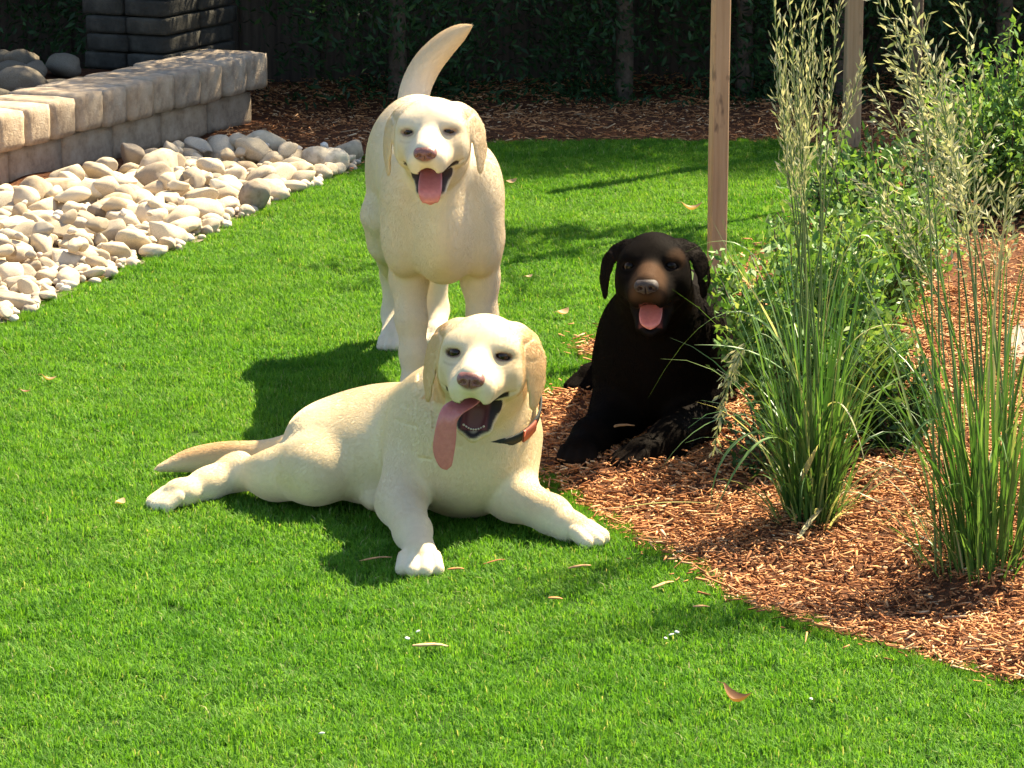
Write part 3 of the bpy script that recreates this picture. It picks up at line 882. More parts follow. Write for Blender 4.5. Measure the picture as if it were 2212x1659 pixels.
def build_head(s, H, jaw=26, squint=False, skull=1.0, ear_out=0.0, ear_back=0.0, ear_w=(.55, -.83), ear_s=1.0):
    """Adds a broad Labrador head to the soft body s in frame H. jaw = opening in degrees."""
    k = H.k * 100
    P, Dv = H.p, H.d
    e = lambda c, r, kk=1.5, ax=None, fl=(0, -1, -.2), sub=False: s.ell(P(c), np.array(r) * H.k, kk * H.k, None if ax is None else [Dv(unit(a)) for a in ax], Dv(fl), sub)
    c = lambda a, b, ra, rb, kk=1.5, fl=None, sub=False: s.cap(P(a), P(b), ra * H.k, rb * H.k, kk * H.k, None if fl is None else Dv(fl), sub)
    back = (0, -1, -.25)
    e((0, -1.2, 1.4), (6.5 * skull, 7.6, 6.0), 1, None, back)
    for sx in (-1, 1):
        e((sx * 3.2 * skull, 2.5, 2.6), (3.0, 3.1, 2.3), 2.2, None, (sx * .4, -.8, .3))      # brow
        e((sx * 4.0 * skull, .6, -2.0), (3.4, 5.0, 4.6), 2.2, None, (sx * .3, -1, -.3))       # cheek
        e((sx * 3.9, 4.2, -.6), (2.2, 2.4, 2.0), 1.6, None, (sx * .4, -1, -.1))               # below the eye
    c((0, 4, .9), (0, 11.8, -.4), 3.1, 2.3, 1.6, (0, -1, .1))                                 # bridge
    for sx in (-1, 1):
        c((sx * 2.3, 4.0, -2.0), (sx * 1.75, 10.9, -2.5), 3.2, 2.3, 1.6, (sx * .25, -1, -.35))   # muzzle sides and lips
        c((sx * 2.7, 6.0, -4.4), (sx * 1.7, 10.9, -4.6), 1.5, 1.4, 1.2, (sx * .2, -1, -.5))    # hanging lips
        e((sx * 1.35, 10.9, -3.5), (1.75, 1.8, 2.0), .8, None, (sx * .5, -1, -.4))
    c((0, 10.5, -1.2), (0, 12.6, -1.3), 2.0, 1.65, 1.2, (0, -1, 0))
    # the mouth: everything in front of the lip corners between the two jaws is taken out
    a0, a1 = R(8), R(7 + jaw)
    cor = P((0, 3.7, -4.0))
    n1 = Dv((0, math.sin(a0), math.cos(a0)))        # under this plane
    n2 = Dv((0, -math.sin(a1), -math.cos(a1)))      # above this one
    if jaw > 0:
        s.wedge(cor, n1, n2, .5 * H.k)
        e((0, 9.2, -4.9), (1.9, 5.2, 1.2), .6, None, back, True)                            # palate arch
    # lower jaw
    jd = np.array([0, math.cos(R(jaw + 9)), -math.sin(R(jaw + 9))]); jn = np.array([0, math.sin(R(jaw + 9)), math.cos(R(jaw + 9))])
    hinge = np.array([0, .6, -4.0])
    J = lambda x, y, z: hinge + np.array([x, 0, 0]) + jd * y + jn * z
    for sx in (-1, 1):
        c(J(sx * 3.0, 0, -1.2), J(sx * 1.75, 8.2, -1.0), 2.0, 1.15, .8, (0, -1, -.6))
        c(J(sx * 1.75, 8.2, -1.0), J(0, 9.6, -1.0), 1.15, 1.15, .6, (0, -1, -.6))
        if jaw > 0:                                                                            # stretched lip corner
            c((sx * 4.0, 3.5, -3.9), J(sx * 3.2, 4.6, -.5), .75, .75, .5, (0, -1, -.6))
            c((sx * 4.1, 4.4, -3.8), (sx * 4.0, 2.8, -4.2), .7, 1.2, .8, (0, -1, -.6))
    c(J(0, 1, -1.9), J(0, 8.3, -1.7), 2.3, 1.3, 1.0, (0, -1, -.6))
    if jaw > 0: e(J(0, 6.0, .1), (1.7, 4.4, .95), .4, [(1, 0, 0), jd, jn], back, True)        # floor of the mouth
    # throat
    c((0, .5, -4.0), (0, -5.0, -7.0), 3.9, 5.0, 2.2, (0, -1, -.5))
    c((0, -3, .0), (0, -8, -4.5), 5.4, 6.2, 2.5, (0, -1, -.4))
    # eye openings
    for sx in (-1, 1):
        ec = np.array((sx * 3.95, 5.15, 1.95))
        out = unit((sx * .42, .9, .10))
        side = unit(np.cross(out, (0, 0, 1))); up = np.cross(side, out)
        tilt = R(-14 * sx) * 1.0
        side, up = side * math.cos(tilt) + up * math.sin(tilt), up * math.cos(tilt) - side * math.sin(tilt)
        for dz, rr in ((1.05, 1.0), (-.95, .75)):                                             # lids
            c(ec + up * dz - side * 1.3 - out * .5, ec + up * dz + side * 1.3 - out * .5, rr * .75, rr * .75, .8, (sx * .5, -1, .2))
        e(ec, (1.40, 1.7, .26) if squint else (1.45, 1.7, .50), .25, [side, out, up], (0, -1, 0), True)
    # ears: broad flaps folded down beside the cheeks
    for sx in (-1, 1):
        def flap(cen, L, W, rr):
            L = unit(L); W = unit(np.array(W) - L * np.dot(W, L)); T = np.cross(L, W)
            e((np.array((5.3, -1.8, 4.7)) + (np.array(cen) - np.array((5.3, -1.8, 4.7))) * (1, 1, ear_s)) * (sx, 1, 1), np.array(rr) * (ear_s, ear_s, 1), .55 if cen[2] > 3.5 else .22, [L * (sx, 1, 1), W * (sx, 1, 1), T * (sx, 1, 1)], np.array((.25, -.2, -1)) * (sx, 1, 1))
        eo, eb = ear_out, ear_back
        wx, wy = ear_w
        flap((5.3 + eo * .3, -1.8, 4.7), (.85, .15, -.45), (wx * .7, wy, .15), (2.5, 2.9, 1.0))
        flap((7.1 + eo * .7, -1.4 - eb * .4, 3.1), (.55, .15, -.85), (wx, wy, .05), (2.8, 3.4, .55))
        flap((8.3 + eo, -1.1 - eb * .7, .3), (.18, .16, -1), (wx, wy, .0), (3.4, 3.4, .46))
        flap((8.75 + eo * 1.15, -.7 - eb, -2.8), (.02, .2, -1), (wx, wy, .0), (3.4, 2.8, .40))
        flap((8.75 + eo * 1.1, -.2 - eb, -5.4), (-.06, .25, -1), (wx, wy, .0), (2.7, 1.6, .36))
    return dict(J=J, jd=jd, jn=jn, a0=a0, a1=a1, jaw=jaw)

def head_paint(col, L, V, info, H, lips=(.035, .024, .020), rim=(.09, .055, .04), inner=(.16, .05, .045), nosec=(.16, .07, .05)):
    """Pigment of lips, mouth lining and eye rims, and where the coat is too short to show strands."""
    bald = np.zeros(len(L))
    x, y, z = L[:, 0], L[:, 1], L[:, 2]
    if info['jaw'] > 0:
        q = L - np.array((0, 3.7, -4.0))
        s1 = q[:, 1] * math.sin(info['a0']) + q[:, 2] * math.cos(info['a0'])
        s2 = -q[:, 1] * math.sin(info['a1']) - q[:, 2] * math.cos(info['a1'])
        w = np.maximum(s1, s2)
        inside = sstep(.55, .15, w) * (y > 2.8) * (np.abs(x) < 5.4) * (y < 15) * (z > -14)
        deep = sstep(.2, -.5, w) * inside * sstep(3.0, 2.2, np.abs(x))
        arch = (((x / 2.1) ** 2 + ((y - 9.2) / 5.4) ** 2 + ((z + 4.9) / 1.4) ** 2) < 1.0).astype(float)
        col = paint(col, inside, lips)
        col = paint(col, np.maximum(arch * sstep(-3.3, -3.8, z), deep * .6), inner)
        bald = np.maximum(bald, np.maximum(inside, arch))
        q = L - (np.array([0, .6, -4.0]))
        t = q @ info['jd']; n = q @ info['jn']
        fl = (t > .5) * (t < 9.2) * (n > -1.1) * (n < 1.2) * sstep(2.5, 1.9, np.abs(x)) * (y > 3)
        lipl = (t > 2.5) * (t < 10.8) * sstep(-.75, -.25, n) * (n < 1.5) * (y > 3.5) * (np.abs(x) < 4.2)
        col = paint(col, lipl, lips); col = paint(col, fl * .9, inner)
        bald = np.maximum(bald, np.maximum(fl, lipl))
    for sx in (-1, 1):
        ec = np.array((sx * 3.95, 5.15, 1.95))
        out = unit((sx * .42, .9, .10)); side = unit(np.cross(out, (0, 0, 1))); up = np.cross(side, out)
        q = L - ec
        rr = np.sqrt(((q @ side) / 1.95) ** 2 + ((q @ up) / .95) ** 2 + ((q @ out) / 2.6) ** 2)
        m = sstep(1.05, .8, rr)
        # stain from the inner corner down beside the muzzle, and a tan surround
        ic = L - (ec + np.array((-sx * 1.4, .3, -.9)))
        st_ = sstep(1.0, .2, np.sqrt((ic[:, 0] * 1.6 + sx * ic[:, 2] * .35) ** 2 + (ic[:, 2] * .55) ** 2 + (ic[:, 1] * .3) ** 2))
        col = paint(col, st_ * .4, np.array(rim) * 1.8)
        fold = np.exp(-((q @ up + 1.9 - .12 * (q @ side) ** 2) / .20) ** 2) * sstep(2.2, 1.2, np.abs(q @ side)) * (np.abs(q @ out) < 3)
        col = paint(col, fold * .35, np.array(rim) * 1.4)
        sur = sstep(1.9, 1.0, rr); col = col * (1 - sur[:, None] * np.array((.10, .16, .26)))
        # whisker bed
        wb = L - (sx * 3.6, 9.6, -2.6); wr = np.linalg.norm(wb / (1.6, 2.2, 1.3), axis=1)
        dots = (vnoise(L, 2.6, 31) > .45) * sstep(1.0, .6, wr); col = paint(col, dots * .30, np.array(rim) * 1.3)
        side_f = sstep(2.2, 4.2, np.abs(x)) * sstep(2.0, -1.0, z) * (y < 12); col = col * (1 - .5 * side_f[:, None] * np.array((.07, .11, .17)))
        col = paint(col, m, rim); bald = np.maximum(bald, m)
    nose = sstep(2.6, 1.9, np.linalg.norm((L - (0, 13.0, -.9)) / (1.15, 1, 1), axis=1))
    bald = np.maximum(bald, nose)
    col = paint(col, sstep(1.95, 1.5, np.linalg.norm((L - (0, 13.0, -.9)) / (1.15, 1, 1), axis=1)), nosec)
    return col, bald

def face_parts(H, info, dog, nose_mat, tongue=None, teeth=True, squint=False, eye=None):
    org = np.array(dog.location)
    def add(nm, soft, h, mat):
        V, F = soft.mesh(h)
        return obj(nm, mesh_np(nm, V - org, F, mat, True), dog)
    k = H.k
    n = Soft()
    e = lambda c, r, kk=.5, sub=False, ax=None: n.ell(H.p(c), np.array(r) * k, kk * k, ax or [H.d((1, 0, 0)), H.d((0, 1, 0)), H.d((0, 0, 1))], (0, 0, -1), sub)
    e((0, 12.9, -.35), (2.15, 1.55, 1.35)); e((0, 13.5, -1.1), (1.35, 1.1, 1.25), .8)
    for sx in (-1, 1):
        e((sx * 1.35, 13.2, -.7), (.95, 1.3, 1.0), .5)
        e((sx * 1.05, 14.55, -.85), (.52, .55, .40), .25, True)
        e((sx * 1.7, 14.2, -1.25), (.5, .5, .16), .2, True)
    e((0, 14.6, -1.7), (.10, .8, 1.2), .2, True)
    add('nose', n, .0016, nose_mat)
    for sx in (-1, 1):
        me = bpy.data.meshes.new('eye')
        import bmesh
        bm = bmesh.new(); bmesh.ops.create_uvsphere(bm, u_segments=20, v_segments=14, radius=1.25 * k); bm.to_mesh(me); bm.free()
        me.polygons.foreach_set('use_smooth', np.ones(len(me.polygons), bool)); me.materials.append(eye or M_EYE)
        o = obj('eye', me, dog)
        o.location = Vector(H.p((sx * 3.80, 4.72, 1.95)) - org)
        o.rotation_euler = Matrix([list(r) for r in H.R]).to_euler()
    if tongue:
        pts, wid, thk, sag = tongue
        pts = np.array([H.p(p) for p in pts]) - org
        # smooth the path
        t = np.linspace(0, 1, len(pts)); tt = np.linspace(0, 1, 26)
        def cr(A):
            out = []
            n_ = len(A)
            for u in tt * (n_ - 1):
                i = min(int(u), n_ - 2); f = u - i
                p0, p1, p2, p3 = A[max(i - 1, 0)], A[i], A[i + 1], A[min(i + 2, n_ - 1)]
                out.append(.5 * (2 * p1 + (p2 - p0) * f + (2 * p0 - 5 * p1 + 4 * p2 - p3) * f * f + (3 * p1 - p0 - 3 * p2 + p3) * f ** 3))
            return np.array(out)
        Pc = cr(pts); Wd = cr(np.array(wid)[:, None])[:, 0] * k; Tk = cr(np.array(thk)[:, None])[:, 0] * k
        tgt = np.gradient(Pc, axis=0); tgt /= np.linalg.norm(tgt, axis=1)[:, None]
        sd = H.d(sag)
        a = np.linspace(0, 2 * np.pi, 22, endpoint=False)
        V = []
        for i in range(len(Pc)):
            x = sd - tgt[i] * (sd @ tgt[i]); x /= np.linalg.norm(x); y = np.cross(x, tgt[i])
            if i == 0: yr = y
            cx, sy = np.cos(a), np.sin(a)
            gro = -.35 * np.exp(-(cx / .16) ** 2)
            V.append(Pc[i] + (Wd[i] * cx)[:, None] * x + (Tk[i] * (sy * (1 + np.where(sy * np.sign(y @ H.d((0, .3, 1)) + 1e-6) > 0, gro, 0)) + .55 * cx * cx * np.sign(y @ H.d((0, .3, 1)) + 1e-6)))[:, None] * y)
        m = len(a); V = np.concatenate(V)
        F = [(i * m + j, i * m + (j + 1) % m, (i + 1) * m + (j + 1) % m, (i + 1) * m + j) for i in range(len(Pc) - 1) for j in range(m)]
        V = np.concatenate([V, Pc[-1:] + tgt[-1] * .15 * k, Pc[:1]])
        T3 = [((len(Pc) - 1) * m + j, (len(Pc) - 1) * m + (j + 1) % m, len(V) - 2) for j in range(m)] + [((j + 1) % m, j, len(V) - 1) for j in range(m)]
        obj('tongue', mesh_np('tongue', V, [np.array(F), np.array(T3)], M_TONGUE, True), dog)
    if teeth:
        mb = MB(); J = info['J']
        spots = [(x, 9.1 - .28 * x * x, .16) for x in np.linspace(-1.25, 1.25, 7)] + [(-1.65, 8.5, .55), (1.65, 8.5, .55)]
        for (x, y, hgt) in spots:
            b = H.p(J(x, y, -.15)) - org; tpt = H.p(J(x * 1.05, y + .1, -.05 + hgt)) - org
            tube(mb, [b, b * .45 + tpt * .55, tpt], np.array([.20, .16, .05]) * k * (1.35 if hgt > .5 else 1), 6, .5)
        obj('teeth', mb.mesh('teeth', M_TOOTH, True), dog)

def paw(s, p, d, r=.027, up=(0, 0, 1), spread=1.0):
    """A paw resting at p (centre, on the ground) pointing along d: pad block and four toes."""
    p = np.array(p, float); d = unit(d); sd = unit(np.cross(d, up))
    s.ell(p + np.array((0, 0, r * .95)) - d * r * .3, (r * 1.05, r * 1.3, r * .95), .012, [sd, d, np.array(up, float)], d)
    for q, f in ((-1.5, .75), (-.52, 1.15), (.52, 1.15), (1.5, .75)):
        a = p + sd * q * r * .52 * spread + d * r * f * .55 + np.array((0, 0, r * .92))
        b = p + sd * q * r * .62 * spread + d * r * (f + .55) + np.array((0, 0, r * .42))
        s.cap(a, b, r * .45, r * .43, .005, d)

def finish(name, s, org, H, info, base, painter, coat, furm, label, count, flen, voxel, seed, lips=None, rim=None, inner=None, nosec=None, frad=.00022, lift=.06):
    V, F = s.mesh(voxel)
    L = H.inv(V)
    N = vnormals(V, F)
    col = np.tile(np.array(base, float), (len(V), 1))
    length = np.full(len(V), flen)
    col, length = painter(col, length, V, L)
    kw = {a: b for a, b in (('lips', lips), ('rim', rim), ('inner', inner), ('nosec', nosec)) if b is not None}
    onhead = (L[:, 1] > 2.5) & (np.abs(L[:, 0]) < 6.5) & (L[:, 1] < 16) & (L[:, 2] > -14) & (L[:, 2] < 5)
    c2, bald = head_paint(col[onhead], L[onhead], V[onhead], info, H, **kw)
    col[onhead] = c2
    face = sstep(-3, 6, L[:, 1]) * (np.abs(L[:, 0]) < 9) * (np.abs(L[:, 2]) < 9) * (L[:, 1] < 16)
    length = length * (1 - .5 * face)
    length[onhead] *= (1 - bald)
    org = np.array(org, float)
    me = mesh_np(name, V - org, F, coat, True, {'coat': ('FLOAT_COLOR', 'POINT', np.concatenate([col, np.ones((len(V), 1))], 1))})
    o = obj(name, me, None, Vector(org))
    tag(o, label, 'dog', 'Labradors resting in the garden')
    FL = s.flow(V)
    fur('fur', V - org, F, N, FL, col, length, count, furm, o, frad, lift, seed)
    return o
# ---- standing pale dog
def standing_dog():
    s = Soft()
    H = Frame((-.168, 7.735, .640), yaw=-5, pitch=-4, roll=2, scale=1.06)
    info = build_head(s, H, jaw=29, squint=True, ear_out=.5, ear_back=.8, skull=1.07, ear_w=(.36, -.93))
    # neck and trunk
    s.cap((-.166, 7.85, .585), (-.155, 8.00, .50), .064, .100, .04)
    s.ell((-.148, 7.915, .42), (.085, .085, .13), .04, None, (0, .3, -1))
    s.ell((-.150, 7.855, .44), (.035, .05, .10), .04, None, (0, .3, -1))                 # breastbone
    s.ell((-.165, 8.18, .44), (.132, .30, .165), .05, None, (0, 1, -.25))
    s.ell((-.19, 8.45, .445), (.122, .22, .14), .06, None, (0, 1, -.25))
    s.ell((-.222, 8.62, .475), (.112, .15, .135), .05, None, (0, .6, -.6))
    for x, sg in ((-.078, 1), (-.226, -1)):
        s.ell((x, 7.965, .47), (.062, .10, .12), .030, None, (0, .5, -1))                 # shoulder blade
        s.ell((x + sg * .006, 7.95, .385), (.052, .07, .085), .025, None, (0, .2, -1))    # upper arm
    # front legs
    for x, xp, yp in ((-.226, -.216, 7.90), (-.070, -.060, 7.92)):
        s.chain([(x, 7.97, .38), (x, 8.0, .285), ((x + xp) / 2, yp + .075, .20), (xp, yp + .06, .125), (xp, yp + .048, .06), (xp, yp, .032)], [.050, .040, .032, .028, .025, .026], .02)
        s.ell((x, 8.03, .275), (.022, .022, .03), .02, None, (0, 0, -1))                  # elbow
        paw(s, (xp, yp - .010, .002), (0, -1, 0), .027)
    # hind legs
    for x, xp, yk in ((-.288, -.285, 8.63), (-.185, -.180, 8.68)):
        s.ell((x * .8 - .045, yk - .02, .40), (.066, .120, .14), .04, None, (0, .2, -1))
        s.chain([(x, yk - .07, .33), (x, yk - .05, .27), (xp, yk + .10, .165), (xp, yk + .085, .07), (xp, yk + .03, .032)], [.068, .048, .027, .024, .026], .025)
        paw(s, (xp, yk + .005, .002), (0, -1, 0), .027)
    # tail, raised and swung to one side
    s.chain([(-.238, 8.72, .535), (-.232, 8.78, .598), (-.205, 8.81, .655), (-.166, 8.82, .700), (-.130, 8.82, .730), (-.102, 8.81, .748)], [.036, .034, .032, .027, .018, .003], .02, 5)
    def painter(col, ln, V, L):
        n = vnoise(V, 9, 3)
        col = col * (1 + .07 * n[:, None])
        ear = (np.abs(L[:, 0]) > 6.2) * (L[:, 1] < 2.5) * (L[:, 1] > -7) * (L[:, 2] < 5) * (L[:, 2] > -8) * (V[:, 1] < 7.85)
        col = paint(col, ear * .55, (.58, .43, .25))
        tail = sstep(8.74, 8.82, V[:, 1]) * sstep(.58, .66, V[:, 2])
        col = paint(col, tail * .35, (.66, .46, .22))
        feet = sstep(.09, .03, V[:, 2]); col = paint(col, feet * .5, (.74, .66, .52))
        muz = sstep(6, 10, L[:, 1]) * (np.abs(L[:, 0]) < 5) * sstep(15, 13, L[:, 1]); col = paint(col, muz * .35, (.70, .60, .46))
        ln = ln * (1 + .8 * tail) * (1 - .5 * sstep(.25, .05, V[:, 2]))
        return col, ln
    o = finish('dog', s, (-.19, 8.2, 0), H, info, (.70, .585, .41), painter, M_COAT, M_FUR,
               'pale cream Labrador standing with raised tail and half closed eyes behind the lying dog', 430000, .0062, .0038, 11,
               lips=(.05, .032, .027), rim=(.30, .20, .135))
    J = info['J']
    face_parts(H, info, o, M_NOSE_PINK, tongue=([J(0, 1.5, .2), J(0, 4.5, .55), J(0, 7.3, .75), J(0, 9.4, .45), J(0, 10.8, -.7), J(0, 11.0, -1.5)],
               [1.7, 2.1, 2.35, 2.3, 1.75, .5], [.5, .5, .5, .5, .45, .2], (1, 0, 0)), teeth=False, squint=True)
    return o
dog_standing = standing_dog()
# ---- lying yellow dog with the long tongue
def lying_dog():
    s = Soft()
    H = Frame((-.055, 6.805, .350), yaw=-8, pitch=0, roll=-3, scale=1.12)
    info = build_head(s, H, jaw=35, ear_out=.25, ear_back=.3, ear_w=(.46, -.89), skull=1.03)
    s.cap((-.060, 6.90, .295), (-.082, 7.00, .20), .078, .118, .05)
    s.ell((-.088, 6.99, .155), (.128, .13, .15), .05, None, (0, .4, -1))
    s.ell((-.088, 6.905, .145), (.095, .07, .105), .05, None, (0, .1, -1))
    for x in (-.168, -.012):
        s.ell((x, 6.985, .168), (.058, .090, .115), .028, None, (0, .3, -1))
    s.cap((-.11, 7.02, .148), (-.255, 7.13, .116), .134, .104, .05)
    s.cap((-.255, 7.13, .116), (-.355, 7.215, .088), .104, .080, .05)
    s.ell((-.27, 7.06, .095), (.11, .09, .08), .05, None, (-.6, .4, -.5))                 # belly side
    # hind leg stretched out
    s.ell((-.340, 7.125, .116), (.092, .112, .080), .06, None, (-.5, -.2, -.8))
    s.chain([(-.375, 7.11, .112), (-.385, 7.015, .082), (-.465, 7.08, .062), (-.552, 7.160, .048), (-.600, 7.112, .036), (-.645, 7.068, .028)],
            [.074, .055, .043, .028, .025, .025], .04)
    s.cap((-.552, 7.160, .048), (-.540, 7.180, .064), .026, .020, .02)
    paw(s, (-.657, 7.057, .002), (-.80, -.55, 0), .030)
    s.ell((-.262, 6.985, .036), (.026, .035, .022), .04, None, (0, -1, 0))
    # front legs
    s.chain([(-.178, 6.97, .165), (-.212, 6.865, .060), (-.186, 6.70, .045), (-.172, 6.62, .034)], [.060, .046, .033, .029], .022)
    paw(s, (-.170, 6.578, .002), (.03, -1, 0), .031, spread=1.1)
    s.chain([(-.005, 6.98, .16), (.002, 6.905, .062), (.075, 6.822, .046), (.100, 6.794, .036)], [.058, .046, .034, .029], .022)
    paw(s, (.120, 6.778, .002), (.86, -.5, 0), .031, spread=1.1)
    # tail along the grass
    s.chain([(-.395, 7.265, .080), (-.49, 7.305, .048), (-.585, 7.325, .042), (-.655, 7.315, .036), (-.718, 7.285, .026)], [.040, .032, .028, .021, .004], .03, 5)
    def painter(col, ln, V, L):
        col = col * (1 + .06 * vnoise(V, 8, 3))[:, None]
        ear = (np.abs(L[:, 0]) > 6.4) * (L[:, 1] < 3) * (L[:, 1] > -7) * (L[:, 2] < 5.5) * (L[:, 2] > -9) * (V[:, 1] < 6.95)
        col = paint(col, ear * .75, (.66, .43, .20))
        back = sstep(.12, .22, V[:, 2]) * sstep(7.0, 7.12, V[:, 1]) * sstep(-.2, .7, vnoise(V, 5, 8) + .25)
        col = paint(col, back * .5, (.66, .46, .24))
        tail = sstep(-.44, -.6, V[:, 0]) * sstep(7.22, 7.26, V[:, 1])
        col = paint(col, tail * .7, (.62, .40, .18))
        feet = sstep(.06, .02, V[:, 2]) * ((V[:, 1] < 6.84) | (V[:, 0] < -.55)); col = paint(col, feet * .6, (.76, .68, .52))
        muz = sstep(5, 9, L[:, 1]) * (np.abs(L[:, 0]) < 6) * sstep(15, 13, L[:, 1]); col = paint(col, muz * .4, (.74, .62, .44))
        ln = ln * (1 + .5 * tail) * (1 - .4 * sstep(.08, .03, V[:, 2]))
        return col, ln
    o = finish('dog', s, (-.10, 6.98, 0), H, info, (.76, .625, .40), painter, M_COAT, M_FUR,
               'yellow Labrador lying on the lawn with collar and long tongue hanging out', 460000, .0060, .0036, 12,
               lips=(.030, .022, .019), rim=(.20, .12, .075))
    J = info['J']
    face_parts(H, info, o, M_NOSE_PINK, tongue=([(0, 4.5, -5.0), (1.4, 7.6, -6.0), (3.1, 9.5, -6.9), (3.9, 10.2, -8.3), (4.15, 10.3, -11.0), (4.3, 10.2, -13.8), (3.9, 10.0, -16.2), (3.7, 9.9, -16.9)],
               [1.6, 1.9, 1.8, 1.65, 1.85, 1.8, 1.1, .2], [.5, .5, .5, .45, .4, .4, .35, .15], (1, 0, 0)))
    TAG_A = 0.62
    # collar: a webbing band round the neck, with a red tag
    org = np.array(o.location)
    cen = np.array((-.060, 6.945, .243)); ax = unit((-.10, .55, -.83)); u = unit(np.cross(ax, (0, 1, .4))); v = np.cross(ax, u)
    mb = MB(); a = np.linspace(0, 2 * np.pi, 56, endpoint=False); Vv = []
    for t in a:
        d = u * math.cos(t) * .114 + v * math.sin(t) * .119
        rr = unit(d)
        for (o_, w_) in ((0, -.012), (.004, -.012), (.004, .012), (0, .012)):
            Vv.append(cen + d + rr * o_ + ax * w_ - org)
    n = len(a)
    mb.add(Vv, [(i * 4 + j, ((i + 1) % n) * 4 + j, ((i + 1) % n) * 4 + (j + 1) % 4, i * 4 + (j + 1) % 4) for i in range(n) for j in range(4)])
    t = NT('dark_webbing'); t.set(.7, .3); t.bump(t.noise(500, 2, .6, False), .4, .002)
    col = obj('collar', mb.mesh('collar', t.color((.018, .022, .018))), o)
    mb = MB(); Vv = []
    a = np.linspace(TAG_A - .17, TAG_A + .17, 9)
    for t in a:
        d = u * math.cos(t) * .114 + v * math.sin(t) * .119; rr = unit(d)
        for (o_, w_) in ((.0035, -.015), (.0075, -.015), (.0075, .015), (.0035, .015)): Vv.append(cen + d + rr * o_ + ax * w_ - org)
    F = [(i * 4 + j, (i + 1) * 4 + j, (i + 1) * 4 + (j + 1) % 4, i * 4 + (j + 1) % 4) for i in range(8) for j in range(4)] + [(3, 2, 1, 0), (32, 33, 34, 35)]
    mb.add(Vv, F)
    obj('name_band', mb.mesh('name_band', NT('red_band').set(.5, .4).color((.42, .10, .05))), col)['label'] = 'orange red band on the collar'
    return o
dog_lying = lying_dog()
# ---- dark brown dog lying on the mulch
def dark_dog():
    s = Soft()
    H = Frame((.291, 7.50, .392), yaw=-8, pitch=1, roll=2, scale=1.07)
    info = build_head(s, H, jaw=27, ear_out=.75, ear_back=.6, ear_w=(.50, -.86), ear_s=.80)
    s.cap((.292, 7.59, .335), (.312, 7.70, .235), .072, .104, .04)
    s.ell((.318, 7.71, .185), (.104, .13, .165), .04, None, (0, .4, -1))
    s.ell((.310, 7.63, .175), (.095, .07, .12), .05, None, (0, .1, -1))
    for x in (.244, .392):
        s.ell((x, 7.70, .165), (.062, .10, .13), .045, None, (0, .3, -1))
    s.cap((.322, 7.76, .18), (.362, 8.02, .165), .126, .128, .05)
    s.cap((.362, 8.02, .165), (.375, 8.20, .145), .128, .122, .05)
    for x in (.288, .47):
        s.ell((x, 8.14, .105), (.075, .14, .10), .04, None, (0, -.5, -1))
    s.chain([(.27, 8.10, .07), (.25, 8.02, .045), (.24, 8.03, .03)], [.07, .045, .03], .03)
    s.chain([(.27, 8.12, .06), (.235, 8.20, .04), (.18, 8.17, .032)], [.06, .035, .03], .03)
    paw(s, (.172, 8.155, .002), (-.6, -.8, 0), .029)
    s.chain([(.240, 7.70, .15), (.222, 7.635, .058), (.165, 7.49, .044), (.148, 7.455, .034)], [.064, .054, .037, .032], .03)
    paw(s, (.140, 7.425, .004), (-.2, -1, 0), .033)
    s.chain([(.385, 7.70, .15), (.388, 7.625, .060), (.325, 7.46, .046), (.285, 7.415, .036)], [.064, .054, .038, .032], .03)
    paw(s, (.262, 7.390, .004), (-.78, -.62, 0), .033)
    s.chain([(.36, 8.31, .10), (.42, 8.42, .04), (.49, 8.48, .03), (.56, 8.49, .02)], [.045, .035, .028, .01], .03)
    def painter(col, ln, V, L):
        col = col * (1 + .12 * vnoise(V, 8, 3))[:, None]
        x, y, z = L.T
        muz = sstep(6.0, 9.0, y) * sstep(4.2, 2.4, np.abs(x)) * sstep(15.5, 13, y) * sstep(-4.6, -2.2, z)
        col = paint(col, muz * .92, (.070, .038, .021))  # sunlight on the muzzle top, painted into the coat as lighter brown
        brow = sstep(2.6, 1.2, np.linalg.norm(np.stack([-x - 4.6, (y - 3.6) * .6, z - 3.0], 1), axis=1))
        col = paint(col, brow * .5, (.065, .033, .016))  # sun patch on one side of the forehead, painted as coat colour
        ear = (np.abs(x) > 6.6) * (y < 3) * (y > -7) * (np.abs(z) < 8) * (V[:, 1] < 7.64)
        col = paint(col, ear * .4, (.013, .009, .007))
        paws = sstep(.055, .02, V[:, 2]) * (V[:, 1] < 7.48); col = paint(col, paws * .6, (.020, .013, .009))
        return col, ln
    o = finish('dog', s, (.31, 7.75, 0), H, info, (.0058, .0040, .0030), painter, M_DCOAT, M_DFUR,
               'dark brown Labrador with a muzzle painted sunlit brown lying on bark mulch beside the stake', 220000, .0062, .0038, 13,
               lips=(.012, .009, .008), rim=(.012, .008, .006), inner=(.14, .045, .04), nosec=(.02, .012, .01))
    J = info['J']
    face_parts(H, info, o, M_NOSE_DARK, tongue=([J(0, 1.5, .2), J(0, 4.5, .6), J(0, 7.0, .7), J(0, 8.8, .4), J(0, 9.6, -.1)],
               [1.7, 2.1, 2.2, 1.8, .5], [.5, .5, .5, .45, .2], (1, 0, 0)), teeth=False, eye=M_EYE_DARK)
    return o
dog_dark = dark_dog()
